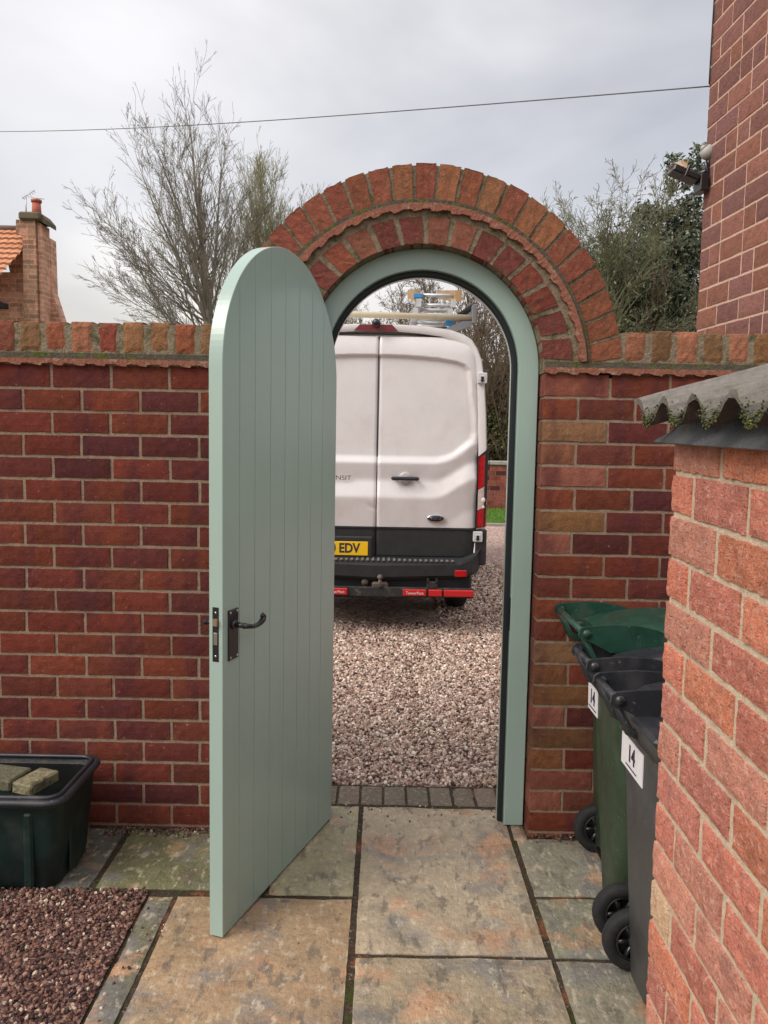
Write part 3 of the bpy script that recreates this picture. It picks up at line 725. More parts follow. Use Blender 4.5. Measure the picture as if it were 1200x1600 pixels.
M['bin_green'] = plast('green_bin_body', (.026, .046, .025), (.06, .075, .05)); M['lid_green'] = plast('green_bin_lid', (.012, .050, .034), (.09, .10, .07), .35)
M['bin_grey'] = plast('grey_bin_body', (.055, .055, .055), (.085, .08, .075)); M['lid_black'] = plast('black_bin_lid', (.022, .024, .030), (.07, .065, .065), .33)
M['tyre'] = mat('tyre', (.016, .016, .017), .75, spec=.3, noise=[(40, .7, 1.6)]); M['sticker'] = mat('sticker', (.74, .72, .75), .5, noise=[(50, .9, 1.05)]); M['ink'] = mat('ink', (.03, .025, .04), .6)
def lathe(mb, prof, c, ax, n=28, mi=0, M_=None):    # prof: (radius, along)
    vs = []
    for (r_, a) in prof:
        for j in range(n):
            t = 2*math.pi*j/n; p = (r_*math.cos(t), a, r_*math.sin(t)) if ax == 'y' else (a, r_*math.cos(t), r_*math.sin(t)) if ax == 'x' else (r_*math.cos(t), r_*math.sin(t), a)
            vs.append((c[0]+p[0], c[1]+p[1], c[2]+p[2]))
    fs = [(i*n+j, i*n+(j+1) % n, (i+1)*n+(j+1) % n, (i+1)*n+j) for i in range(len(prof)-1) for j in range(n)]
    mb.add(vs, fs, mi, (1, 1, 1), True)
def bin_wheel(parent, c, r_=.1, wd=.045):
    q = MB(); s = wd/2
    lathe(q, [(r_*.62, -s*.75), (r_*.68, -s), (r_*.92, -s), (r_*.99, -s*.55), (r_, 0), (r_*.99, s*.55), (r_*.92, s), (r_*.62, s), (r_*.62, -s*.75)], c, 'y')
    wh = q.build('wheel', [M['tyre']], parent)
    q = MB(); lathe(q, [(0, -s*.9), (r_*.2, -s*.9), (r_*.22, -s*.6), (r_*.22, s*.5), (0, s*.5)], c, 'y', 16)
    lathe(q, [(r_*.56, -s*.8), (r_*.63, -s*.8), (r_*.63, s*.5), (r_*.56, s*.5), (r_*.56, -s*.8)], c, 'y')
    for k in range(6):
        t = math.pi/3*k; q.tube([(c[0]+r_*.15*math.cos(t), c[1]-s*.4, c[2]+r_*.15*math.sin(t)), (c[0]+r_*.6*math.cos(t), c[1]-s*.4, c[2]+r_*.6*math.sin(t))], r_*.085, 6)
    lathe(q, [(0, s*.1), (r_*.6, s*.1)], c, 'y'); q.build('rim', [M['black']], wh)
def wheelie_bin(label, bx, y0, y1, lidy0, lidy1, zt, body_m, lid_m, wheels, bot, depth=.50, sticker=None, rearx=.095, barz=.075, group='wheelie bins in a row beside the outbuilding'):
    """bx: world x of the handle bar; y0..y1 the body at the top; zt rim height; bot = (x0, y0, y1) of the foot"""
    t = tag(empty('wheelie_bin', (bx, (y0+y1)/2, 0)), label, 'bin', group); oy = (y0+y1)/2
    X0 = rearx; q = MB()
    rings = []
    xb, yb0, yb1 = bot[0]-bx, bot[1]-oy, bot[2]-oy
    for f, zz, g_ in ((0, .02, -.01), (.0, .03, 0), (.35, .35*zt, 0), (.9, .90*zt, 0), (.93, .925*zt, 0), (.935, .93*zt, .022), (1, zt-.006, .028), (1, zt, .024)):
        x0 = xb + (X0-xb)*f - g_; a0 = yb0 + (y0-oy-yb0)*f - g_; a1 = yb1 + (y1-oy-yb1)*f + g_; x1 = xb + .38 + (X0+depth-xb-.38)*f + g_
        rings.append([(p[0], p[1], zz) for p in rrect(x0, x1, a0, a1, .055)])
    loft(q, rings); q.build('body', [body_m], t)
    # lid
    l0, l1 = lidy0-oy, lidy1-oy; zb = zt + barz; q = MB(); nx = 14; ny = 6; vs = []
    def ztop_(x): f = (x-.09)/(depth+.03); return zt + .045 + .050*math.sin(math.pi*min(1, max(0, f*.9+.05)))
    for i in range(nx+1):
        x = .095 + (depth+.04)*i/nx
        for j in range(ny+1):
            f = j/ny; y = l0 + .012 + (l1-l0-.024)*f; vs.append((x, y, ztop_(x) - .012*(2*f-1)**2 + (.012 if 1 <= i and 0 < j < ny else -.004)))
    vs2 = [(v[0], v[1], zt + .002) for v in vs]; n = ny+1; N2 = len(vs)
    fs = [(i*n+j, (i+1)*n+j, (i+1)*n+j+1, i*n+j+1) for i in range(nx) for j in range(ny)]
    ring = [j for j in range(ny+1)] + [i*n+ny for i in range(1, nx+1)] + [nx*n+j for j in range(ny-1, -1, -1)] + [i*n for i in range(nx-1, 0, -1)]
    b = len(vs); vs += [(vs[k][0], vs[k][1], zt+.002) for k in ring]; fs += [(ring[k], ring[(k+1) % len(ring)], b+(k+1) % len(ring), b+k) for k in range(len(ring))]
    q.add(vs, fs, 0, (1, 1, 1), False)
    # side skirts of the lid resting on the rim
    for (ya, yb_) in ((y0-oy-.03, l0+.012), (l1-.012, y1-oy+.03)):
        if yb_ - ya > .02: q.box(.05, depth+.13, ya, yb_, zt+.001, zt+.026, bev=.010)
    lid = q.build('lid', [lid_m], t)
    for y in (l0, l1):                         # two arms carrying the handle bar
        q = MB()
        top = [(-.016, zb-.012), (-.012, zb+.012), (0, zb+.020), (.06, zb+.026), (.12, zb+.030), (.20, zb+.026), (.27, zb+.012), (.32, zb-.01)]
        bot_ = [(.32, zt+.004), (.10, zt+.004), (.03, zb-.035), (-.006, zb-.024)]
        q.prism(top + bot_, 'y', y-.006, y+.006)
        q.tube([(.012, y-.012, zb-.004), (.012, y+.012, zb-.004)], .015, 14)
        q.build('lid_arm', [lid_m], lid)
    q = MB(); q.tube([(0, l0, zb), (0, l1, zb)], .0125, 14); q.build('handle', [lid_m], t)
    for y in (l0+.02, l1-.02):
        q = MB(); q.tube([(0, y, zb-.004), (.05, y, zt-.03), (X0+.03, y, zt-.06)], [.012, .014, .02], 8); q.build('hinge_bracket', [lid_m], t)
    for wv in wheels: bin_wheel(t, (wv[0]-bx, wv[1]-oy, .1))
    q = MB(); q.tube([(bot[0]-bx+.03, min(wv[1] for wv in wheels)-oy, .1), (bot[0]-bx+.03, max(max(wv[1] for wv in wheels), y1)-oy-.03, .1)], .01, 8); q.build('axle', [M['black']], t)
    if sticker:
        ya, yb_, za, zc_ = sticker; xs_ = lambda z: xb + (X0-xb)*(z/zt/.93*.93) - .004
        q = MB(); vs = []
        for (y, z) in ((ya, za), (yb_, za), (yb_, zc_), (ya, zc_)): vs.append((xs_(z), y-oy, z))
        vs += [(v[0]+.003, v[1], v[2]) for v in vs]
        q.add(vs, [(0, 1, 2, 3), (7, 6, 5, 4), (0, 4, 5, 1), (1, 5, 6, 2), (2, 6, 7, 3), (3, 7, 4, 0)]); so_ = q.build('number_sticker', [M['sticker']], t)
        yc, zc2 = (ya+yb_)/2-oy, (za+zc_)/2
        tm = Matrix(((0, 0, -1, xs_(zc2)-.0015), (-1, 0, 0, yc), (0, 1, 0, zc2+.006), (0, 0, 0, 1)))
        text_mesh('number', '14', .075, M['ink'], so_, tm, .0006, 'CENTER', .9, .0015)
        tm2 = tm.copy(); tm2[2][3] = zc2 - .034; tm2[0][3] = xs_(zc2-.034) - .0015
        q = MB()
        for k in range(9): q.box(-.05+k*.0115, -.05+k*.0115+.008, -.002, .002, 0, .0012, M=tm2)
        q.build('small_print', [M['ink']], so_)
    return t
wheelie_bin('far wheelie bin with a dirty dark green lid against the garden wall', .722, -.29, -.035, -.43, -.02, .91, M['bin_green'], M['lid_green'], [(.898, -.12)], (.885, -.28, -.06), depth=.56, rearx=.13)
wheelie_bin('middle wheelie bin with dark green body and black lid', .706, -.655, -.255, -.61, -.40, .843, M['bin_green'], M['lid_black'], [(.822, -.70), (.93, -.47)], (.820, -.64, -.43), sticker=(-.375, -.245, .65, .75))
wheelie_bin('nearest wheelie bin with grey body, black lid and number sticker', .686, -1.13, -.70, -.965, -.775, .845, M['bin_grey'], M['lid_black'], [(.815, -.845), (.95, -1.10)], (.788, -1.09, -.865), sticker=(-.955, -.75, .645, .745))

# ------------------------------------------------------------------ recycling box
bx = tag(empty('recycling_box', (-1.49, -.29, 0)), 'dark green recycling box with black rim and lid at the foot of the wall', 'box')
q = MB(); rings = []
for f, z, g_ in ((0, .002, -.01), (0, .012, 0), (.5, .17, 0), (.93, .315, 0), (1, .33, .004)):
    rings.append([(p[0], p[1], z) for p in rrect(-.335+(-.03)*f-g_, .318+.03*f+g_, -.178-.02*f-g_, .155+.02*f+g_, .05)])
loft(q, rings)
for y in (-.197, ): 
    for x in (-.26, .21): q.box(x, x+.035, y-.006, y+.03, .02, .30, bev=.008)
for x in (.325, ): q.box(x, x+.014, -.09, .06, .02, .29, bev=.008)
q.build('tub', [mat('box_green', (.001, .015, .014), .5, mix=[(9, .5, .7, (.02, .03, .028), 4)], noise=[(12, .6, 1.3)])], bx)
q = MB(); n = 40
pth = rrect(-.375, .352, -.212, .19, .055, 6); pth = [(x, y, .345) for x, y in pth]
q.tube(pth + [pth[0]], .017, 8, cap=False, sq=.8); q.tube([(x*.955, y*.93, .358) for x, y, z in pth] + [(pth[0][0]*.955, pth[0][1]*.93, .358)], .009, 6, cap=False)
q.build('rim', [M['lid_black']], bx)
q = MB(); rings = [[(x*.95, y*.92, z) for x, y in rrect(-.375, .352, -.212, .19, .055, 6)] for z in (.352, .348)] + [[(x*.90, y*.85, .318) for x, y in rrect(-.375, .352, -.212, .19, .055, 6)]]
loft(q, rings, cap=(False, True))
for k in range(7): q.box(-.30+k*.09, -.29+k*.09, -.14, .12, .318, .324, bev=.002)
q.build('lid', [mat('lid_dirty', (.010, .010, .010), .6, mix=[(20, .5, .65, (.035, .026, .02), 5)], bump=[(60, .6, 4)])], bx)
def loose(name, label, x, y, z, sx_, sy_, sz_, rz, c, cat):
    q = MB(); M_ = Matrix.Rotation(rz, 4, 'Z'); q.box(-sx_/2, sx_/2, -sy_/2, sy_/2, 0, sz_, 0, c, .006, M_)
    o = q.build(name, [M['loose']], None, (x, y, z)); tag(o, label, cat, 'bricks weighing down the box lid')
M['loose'] = mat('loose_block', attr=True, rough=.85, mix=[(22, .45, .62, (.10, .085, .05), 5), (70, .6, .7, (.05, .05, .03), 4)], noise=[(60, .7, 1.3)], bump=[(90, .8, 4)])
loose('brick', 'pale yellow brown brick lying on the black box lid', -1.30, -.33, .325, .09, .15, .045, R(-18), (.24, .21, .12), 'brick')
loose('brick', 'dull olive brown brick further left on the black box lid', -1.44, -.30, .325, .16, .13, .045, R(-12), (.12, .115, .07), 'brick')

# ------------------------------------------------------------------ white van
VX, VY = -.067, 3.5
van = tag(empty('white_van', (VX, VY, 0)), 'white high roof panel van parked with its rear doors towards the garden door', 'van')
M['vanw'] = mat('van_white', (.71, .685, .69), .32, spec=.5, coat=.35, mix=[(2.0, .50, .75, (.54, .49, .47), 5, None, .6)], noise=[(5, .93, 1.03)])
M['clad'] = mat('black_cladding', (.020, .021, .023), .55, spec=.4, noise=[(12, .8, 1.4)], bump=[(200, .15, 3)])
M['red'] = mat('red_lens', (.42, .006, .010), .18, spec=.6, coat=.5, noise=[(22, .75, 1.3)]); M['clear'] = mat('clear_lens', (.62, .52, .48), .15, spec=.7, coat=.5, noise=[(30, .7, 1.2)])
M['redp'] = mat('red_panel', (.50, .012, .014), .45); M['yel'] = mat('plate_yellow', (.80, .50, .012), .4); M['chrome'] = mat('chrome', (.7, .7, .7), .15, metal=1)
M['glassd'] = mat('dark_glass', (.01, .012, .014), .08, spec=.6)
OUT = [(.48, .80), (.60, .91), (.95, .948), (1.5, .945), (1.9, .925), (2.2, .900), (2.35, .875), (2.45, .835), (2.52, .785), (2.565, .71), (2.60, .60), (2.622, .42), (2.635, .2)]
def interp(tab, z):
    if z <= tab[0][0]: return tab[0][1]
    for (a, b), (c, d) in zip(tab[:-1], tab[1:]):
        if z <= c: return b + (d-b)*(z-a)/(c-a)
    return tab[-1][1]
def outline(ins=0.0, zs=1.0, ztop=None):
    P = [(hw - ins, z if z < 2.4 else z - ins*.8) for z, hw in OUT]
    full = [(x, z) for x, z in P] + [(-x, z) for x, z in P[::-1]]
    return full
def pol(o, Y, zscale=1.0, nose=0):
    return [(x*(1-nose*.12), Y, .45 + (z-.45)*zscale) for x, z in o]
q = MB()
rings = [pol(outline(.078), .12), pol(outline(.078), .034), pol(outline(.055), .022), pol(outline(.014), .026), pol(outline(0), .07), pol(outline(0), .6), pol(outline(0), 3.6), pol(outline(0), 4.2, .99, .1), pol(outline(.02), 4.7, .86, .5), pol(outline(.04), 5.2, .45, 1.2), pol(outline(.1), 5.5, .3, 2.0)]
loft(q, rings, cap=(True, True))
q.tube([(0 + .93*.985, .1, 1.62), (.93*.985, 3.5, 1.62)], .012, 6)
body = q.build('body', [M['vanw']], van)
m_ = body.modifiers.new('es', 'EDGE_SPLIT'); m_.split_angle = R(50)
q = MB(); q.box(-.80, .80, .25, 5.0, .28, .46, bev=.03); q.box(-.55, .3, .10, .30, .36, .50); q.tube([(.5, .35, .33), (.5, 2, .33)], .04, 10); q.build('chassis', [M['blackmatt']], van)
for s in (-1, 1):
    for yy in (1.15, 4.55):
        q = MB(); lathe(q, [(.20, -.09), (.30, -.10), (.335, -.075), (.345, 0), (.335, .075), (.30, .10), (.20, .09), (.20, -.09)], (s*.80, yy, .345), 'x'); wh = q.build('wheel', [M['tyre']], van)
        q = MB(); lathe(q, [(0, .02*s), (.07, .03*s), (.15, -.0), (.20, .08*s)], (s*.83, yy, .345), 'x', 20); q.build('rim', [M['steel']], wh)
# rear doors -----------------------------------------------------------
XE = [(.66, .855), (1.7, .858), (1.9, .855), (2.1, .846), (2.30, .832), (2.38, .812), (2.44, .78), (2.48, .74), (2.505, .69), (2.525, .61), (2.535, .50)]
PANEL = [(-.3, 2.37), (.25, 2.362), (.50, 2.345), (.66, 2.318), (.72, 2.295), (.752, 2.255), (.765, 2.15), (.785, 1.95), (.793, 1.74), (.775, 1.69), (.72, 1.64), (.64, 1.575), (.58, 1.548), (.50, 1.533), (-.3, 1.53)]
def sdist(x, z):
    ins = False; dmin = 9
    n = len(PANEL)
    for i in range(n):
        (x0, z0), (x1, z1) = PANEL[i], PANEL[(i+1) % n]
        if (z0 > z) != (z1 > z) and x < (x1-x0)*(z-z0)/(z1-z0)+x0: ins = not ins
        dx, dz = x1-x0, z1-z0; t = max(0, min(1, ((x-x0)*dx+(z-z0)*dz)/(dx*dx+dz*dz))); dmin = min(dmin, math.hypot(x-x0-t*dx, z-z0-t*dz))
    return dmin if ins else -dmin
def sst(a, b, x): t = max(0, min(1, (x-a)/(b-a))); return t*t*(3-2*t)
def relief(x, z):
    """inward offset (metres) of the pressed door skin"""
    lift = .17*sst(.48, .86, x)                        # the creases sweep up towards the corner
    zz = z - lift
    tab = [(.66, .018), (.90, .020), (.93, .018), (1.150, -.018), (1.170, -.020), (1.185, -.018), (1.305, .026), (1.325, .029), (1.345, .027), (1.445, .006), (1.47, .002), (1.60, .006), (2.3, .010), (2.6, .02)]
    y = interp(tab, zz)
    if z > 1.40:
        sd_ = sdist(x, z); wo = .012 + .062*(1-sst(1.75, 2.1, z))
        y += .034*sst(-wo, .004, sd_)
    y += .045*sst(.70, .93, x)**2
    if z > 2.38: y += .03*((z-2.38)/.16)**2
    return y
def make_door(s):
    q = MB(); rows = [(.66 + (2.38-.66)*i/172) for i in range(172)] + [2.38 + .156*(i/22) for i in range(23)]; nc = 54
    vs = []; 
    for z in rows:
        xe = interp(XE, z); x0 = .0035
        for j in range(nc+1):
            f = j/nc; x = x0 + (xe-x0)*f
            e = min(x-x0, xe-x, (2.536-z), (z-.66)); y = relief(x, z)
            if s < 0 and True:                          # small dent by the seam on the left door
                d = math.hypot((x-.03)/.045, (z-1.085-(x-.03)*.6)/.022); y += .010*math.exp(-d*d)
            if e < .007: y += .014*(1-e/.007)**2
            vs.append((s*x, y, z))
    n = nc+1; fs = []; mi = []
    up = MB(); lo = MB()
    k0 = next(i for i, z in enumerate(rows) if z > .912)
    up.add(vs, [(i*n+j, i*n+j+1, (i+1)*n+j+1, (i+1)*n+j) for i in range(k0, len(rows)-1) for j in range(nc)], 0, (1, 1, 1), True)
    lo.add([(v[0], v[1]-.006 if i//n < k0 else v[1]-.006, v[2]) for i, v in enumerate(vs)], [(i*n+j, i*n+j+1, (i+1)*n+j+1, (i+1)*n+j) for i in range(0, k0) for j in range(nc)], 0, (1, 1, 1), True)
    lo.box(min(s*.004, s*.86), max(s*.004, s*.86), .002, .03, .655, .665); lo.box(min(s*.004, s*.858), max(s*.004, s*.858), .005, .016, .906, .9135)
    o = up.build('rear_door', [M['vanw']], van); c = lo.build('lower_cladding', [M['clad']], o)
    return o
drR = make_door(1); drL = make_door(-1)
q = MB(); q.box(-.0040, .0040, .045, .05, .66, 2.53); q.build('seam_gasket', [M['blackmatt']], van)
q = MB()                                              # dark gap running round the doors
pts = [( (interp(XE, z)+.004), .030 + .045*sst(.70, .93, interp(XE, z))**2 + (.03*((z-2.38)/.16)**2 if z > 2.38 else 0), z) for z in [.66, .9, 1.2, 1.5, 1.7, 1.9, 2.1, 2.30, 2.38, 2.44, 2.48, 2.505, 2.525]] + [(.50, .055, 2.540), (.25, .045, 2.548), (0, .042, 2.550)]
q.tube(pts, .0045, 6); q.tube([(-x, y, z) for x, y, z in pts], .0045, 6); q.build('door_gap', [M['blackmatt']], van)
def V(px, py, dy=0): p = at(px, py, VY + dy); return Vector((p.x - VX, dy, p.z))
# handle on the right door
h0 = V(611, 747); h1 = V(655, 745)
q = MB(); q.box(h0.x, h1.x, -.055, -.030, h0.z-.016, h0.z+.016, bev=.012); q.tube([(h0.x+.03, 0.03, h0.z), (h0.x+.03, -.04, h0.z)], .012, 8); q.tube([(h1.x-.03, .03, h0.z), (h1.x-.03, -.04, h0.z)], .012, 8)
hd = q.build('handle', [M['clad']], drR)
q = MB(); cxh = (h0.x+h1.x)/2; lathe(q, [(0, -.010), (.040, -.010), (.052, -.004), (.056, .02)], (cxh, 0, h0.z), 'y', 24); ob = q.build('handle_cup', [mat('cup_grey', (.45, .43, .43), .3, coat=.3)], drR)
# oval badge
bc_ = V(681, 810); q = MB(); n = 40
lathe(q, [(0, -.006), (.046, -.006), (.050, -.004), (.052, .004)], (0, 0, 0), 'y', 36)
for i, v in enumerate(q.v): q.v[i] = (bc_.x + v[0]*1.50, bc_.y + v[1] - .010 + .006, bc_.z + v[2]*.66)
bd = q.build('oval_badge', [M['chrome']], drR)
q = MB(); lathe(q, [(0, -.0085), (.044, -.0085), (.044, -.004)], (0, 0, 0), 'y', 36)
for i, v in enumerate(q.v): q.v[i] = (bc_.x + v[0]*1.48, bc_.y + v[1] - .004, bc_.z + v[2]*.62)
q.build('badge_field', [mat('badge_blue', (.012, .014, .030), .25)], bd)
FT = lambda x, y, z: Matrix(((1, 0, 0, x), (0, 0, -1, y), (0, 1, 0, z), (0, 0, 0, 1)))      # text facing the camera side (-Y)
text_mesh('badge_script', 'Ford', .036, M['chrome'], bd, FT(bc_.x, bc_.y - .0135, bc_.z), .0005, sx=1.25)
t0 = V(549, 747); text_mesh('model_lettering', 'TRANSIT', .052, M['chrome'], drL, FT(t0.x, .004, t0.z), .002, 'RIGHT', 1.25)
# number plate
p1 = V(575, 857); pz = p1.z; px1 = p1.x
q = MB(); q.box(px1-.58, px1+.04, -.012, .012, pz-.085, pz+.105, bev=.012); hs = q.build('plate_housing', [M['clad']], drL)
q = MB(); q.box(px1-.52, px1, -.018, -.012, pz-.060, pz+.060, bev=.004); pl = q.build('number_plate', [M['yel']], drL)
text_mesh('registration', '0 EDV', .112, M['ink'], pl, FT(V(562, 857).x, -.0188, pz), .0008, 'RIGHT', .86, .0035)
# tail lights
for s in (-1, 1):
    x0, x1 = .862, .945; zt_, zb_ = 1.565, .925
    def yy(x, z): return .045
    lt = MB(); lt.prism([(s*x0, zb_), (s*x1*.985, zb_+.01), (s*x1, 1.2), (s*x1, zt_+.04), (s*x0, zt_-.03)], 'y', .012, .20); hs_ = lt.build('tail_light', [M['blackmatt']], van)
    for nm, mt_, za, zb2, sl in (('red_lens', M['red'], 1.255, zt_-.04, .05), ('clear_lens', M['clear'], 1.075, 1.25, .05), ('red_lens', M['red'], .935, 1.07, .05)):
        q = MB(); xa, xb2 = x0+.004, x1+.004
        n = 8; vs = []
        lo_s, hi_s = sl*(za > .95), sl
        for i in range(n+1):
            f = i/n; x = xa + (xb2-xa)*f; y = .000 + .035*f**2.5
            vs += [(s*x, y, za + lo_s*f), (s*x, y, zb2 + hi_s*f)]
        vs += [(s*(xb2+.002), .16, za+lo_s), (s*(xb2+.002), .16, zb2+hi_s)]
        q.add(vs, [(i*2, i*2+2, i*2+3, i*2+1) for i in range(n+1)], 0, (1, 1, 1), True); q.build(nm, [mt_], hs_)
    q = MB(); q.sphere((s*.905, .015, 1.165), .028, 14, sc3=(1, .5, 1)); q.sphere((s*.905, .015, 1.105), .022, 14, sc3=(1.1, .5, .8)); q.build('bulb_reflector', [mat('bulb', (.85, .78, .70), .1, spec=.8)], hs_)
    # hinges
    for z in (2.195, .85):
        q = MB(); q.box(min(s*.835, s*.915), max(s*.835, s*.915), -.012, .035, z-.045, z+.045, bev=.006); q.box(min(s*.85, s*.895), max(s*.85, s*.895), -.016, -.010, z-.020, z+.020, bev=.004)
        hg = q.build('hinge', [mat('hinge_white', (.55, .55, .56), .35)], van)
        q = MB(); q.box(min(s*.862, s*.885), max(s*.862, s*.885), -.019, -.012, z-.03, z+.012); q.build('hinge_pin', [M['blackmatt']], hg)
# bumper
q = MB(); pr = [(-.10, .53), (-.10, .60), (-.085, .635), (-.055, .650), (.06, .655), (.06, .50), (-.07, .50)]; vs = []
pathx = [-.955, -.95, -.92, -.86, -.75, 0, .75, .86, .92, .95, .955]; yo = [.45, .22, .10, .045, .015, 0, .015, .045, .10, .22, .45]; rise = [.22, .19, .13, .06, .015, 0, .015, .06, .13, .19, .22]
for x, yoff, rz_ in zip(pathx, yo, rise):
    for (y, z) in pr: vs.append((x*(1 if z > .6 else .965), y + yoff, z + rz_*(1 if z > .58 else .35) - (0 if z > .58 else .03*(1-abs(x)))))
n = len(pr); fs = [(i*n+k, (i+1)*n+k, (i+1)*n+(k+1) % n, i*n+(k+1) % n) for i in range(len(pathx)-1) for k in range(n)] + [tuple(range(n)), tuple((len(pathx)-1)*n+k for k in range(n))]
q.add(vs, fs); bp = q.build('bumper', [M['clad']], van)
q = MB()
for k in range(30):
    x = -.66 + k*.045; q.box(x, x+.022, -.103, .02, .640, .655, bev=.003)
q.build('step_tread', [mat('tread', (.17, .17, .16), .6, noise=[(60, .6, 1.3)])], bp)
q = MB(); r0 = V(709, 897); r1 = V(727, 889); q.box(r0.x, r1.x, -.113, -.088, r0.z-.004, r1.z+.004, bev=.003); q.build('reflector', [M['red']], bp)
for s in (-1, 1):
    q = MB(); q.box(min(s*.857, s*.953), max(s*.857, s*.953), .006, .30, .60, .915, bev=.012); q.build('corner_cladding', [M['clad']], van)
q = MB(); q.box(-.66, .83, -.04, .10, .37, .52, bev=.02); q.build('rear_valance', [M['blackmatt']], van)
# tow bar and lamp board
q = MB(); tb = V(594, 903); q.sphere((tb.x, -.13, tb.z+.03), .025, 14); q.tube([(tb.x, -.13, tb.z+.02), (tb.x, -.13, tb.z-.04), (tb.x, -.02, tb.z-.07)], [.013, .018, .022], 10); q.box(tb.x-.07, tb.x+.07, -.10, -.03, tb.z-.075, tb.z-.02, bev=.015)
q.tube([(tb.x-.13, -.07, tb.z-.03), (tb.x-.13, -.04, tb.z-.03)], .03, 14)
q.build('tow_bar', [mat('rusty_steel', (.12, .10, .085), .6, metal=.4, mix=[(20, .5, .6, (.2, .16, .13), 4)])], van)
zl = V(640, 921).z; e0 = V(629, 921).x; e1 = V(737, 921).x
tvn = -1
for (xa, xb2, nm) in ((e0, V(686, 0).x, 'lamp_strip'), (V(690, 0).x, V(712, 0).x, 'lamp_strip'), (V(715, 0).x, e1, 'lamp_strip'), (-.60, V(557, 0).x, 'lamp_strip')):
    q = MB(); q.box(xa, xb2, -.145, -.115, zl-.030, zl+.026, bev=.006); lsx = q.build(nm, [M['redp']], van)
    if nm and xa in (e0, -.60): text_mesh('strip_lettering', 'TowerPact', .034, M['sticker'], lsx, FT((xa+xb2)/2 if xa == e0 else xb2-.10, -.1465, zl-.004), .0005)
q = MB(); q.box(-.62, e1+.005, -.118, -.07, zl-.045, zl+.036, bev=.004); q.tube([(-.5, -.10, zl-.05), (0, -.10, zl-.055), (e0, -.10, zl-.05)], .006, 6); c0 = V(674, 908)
q.box(c0.x-.045, c0.x+.045, -.12, -.09, c0.z-.04, c0.z+.015, bev=.004); q.box(c0.x-.045, c0.x-.030, -.12, -.09, c0.z, c0.z+.04); q.box(c0.x+.030, c0.x+.045, -.12, -.09, c0.z, c0.z+.04)
q.build('lamp_board', [mat('board_grey', (.02, .02, .02), .7, mix=[(20, .55, .65, (.08, .07, .06), 4)])], van)
# high brake light, reversing camera
a_, b_ = V(553, 510), V(622, 512)
q = MB(); q.prism([(a_.x, a_.z-.030), (b_.x, a_.z-.030), (b_.x-.05, a_.z+.022), (a_.x+.05, a_.z+.022)], 'y', .015, .12); q.build('brake_light', [mat('dull_red', (.16, .012, .02), .3, noise=[(40, .7, 1.3)])], van)
cc = V(588, 505); q = MB(); q.sphere((cc.x, -.02, cc.z), .036, 16); q.tube([(cc.x, -.02, cc.z), (cc.x, .06, cc.z)], .022, 10); q.build('reversing_camera', [M['black']], van)
# roof rack
q = MB(); ra, rb = V(440, 487, .25), V(741, 497, .25)
q.tube([(ra.x-.25, .25, ra.z), (rb.x, .25, rb.z)], .027, 14); q.build('rack_roller', [mat('tan_roller', (.50, .43, .30), .45, noise=[(8, .85, 1.1)])], van)
q = MB()
b0 = V(741, 478, .25); b1 = V(745, 507, .25)
q.box(b0.x-.02, b0.x+.018, .19, .31, b1.z, b0.z+.005, bev=.006)
q.prism([(rb.x, rb.z-.03), (rb.x-.02, rb.z-.07), (rb.x-.22, 2.585), (rb.x-.30, 2.60), (rb.x-.25, 2.63), (rb.x-.10, rb.z-.03)], 'y', .22, .28)
for yy_ in (.9, 1.9, 2.9): q.tube([(-.72, yy_, 2.72), (.72, yy_, 2.72)], .020, 8); q.box(.66, .72, yy_-.03, yy_+.03, 2.56, 2.80, bev=.005); q.box(-.72, -.66, yy_-.03, yy_+.03, 2.56, 2.80, bev=.005)
q.tube([(.70, .25, 2.70), (.70, 2.9, 2.72)], .018, 8); q.tube([(-.70, .25, 2.70), (-.70, 2.9, 2.72)], .018, 8)
q.build('roof_rack', [mat('rack_grey', (.20, .20, .21), .45, metal=.5)], van)
q = MB(); q.tube([V(742, 477, .9), V(716, 495, .9), V(700, 505, .9)], .028, 8); q.build('clamp_arm', [M['blackmatt']], van)

# ladders tied on the roof
alum = mat('aluminium', (.62, .62, .62), .35, metal=.7, noise=[(30, .8, 1.1)]); wood = mat('varnished_wood', (.40, .25, .12), .5, noise=[(3, .7, 1.2, (12, 1, 1))]); bluep = mat('blue_plastic', (.03, .22, .50), .4)
def ladder(label, xa, xb, y0, y1, z0, z1, n, sm, rm, sw=.022, sh=.07, skew=0):
    t = tag(empty('ladder', ((xa+xb)/2, (y0+y1)/2, z0)), label, 'ladder', 'ladders tied to the van roof rack'); o = t.location
    dz = (z1-z0)/(y1-y0)
    for x in (xa, xb):
        q = MB(); q.prism([(y0-o.y, 0), (y1-o.y, z1-z0), (y1-o.y, z1-z0+sh), (y0-o.y, sh)], 'x', x-sw-o.x, x+sw-o.x); q.build('stile', [sm], t)
    for k in range(n):
        y = y0 + .15 + (y1-y0-.3)*k/(n-1); z = z0 + (y-y0)*dz + sh/2
        q = MB(); q.tube([(xa-o.x, y-o.y, z-o.z), (xb-o.x, y-o.y, z-o.z)], .017, 8); q.build('rung', [rm], t)
    return t
zr_ = at(650, 490, VY+.3).z
xL, xR = at(651, 480, VY+.6).x, at(705, 480, VY+.6).x
ladder('lower aluminium ladder lying flat on the van roof', xL-.02, xR-.03, VY+.30, VY+3.3, 2.745, 2.80, 10, alum, alum)
ladder('middle aluminium ladder in the stack on the van roof', xL+.01, xR, VY+.36, VY+3.2, 2.835, 2.91, 9, alum, alum)
ladder('topmost wooden ladder with upturned tan stiles on the van roof', xL+.0, xR+.05, VY+.45, VY+2.9, 2.90, 3.35, 8, wood, alum, .03, .10)
q = MB()
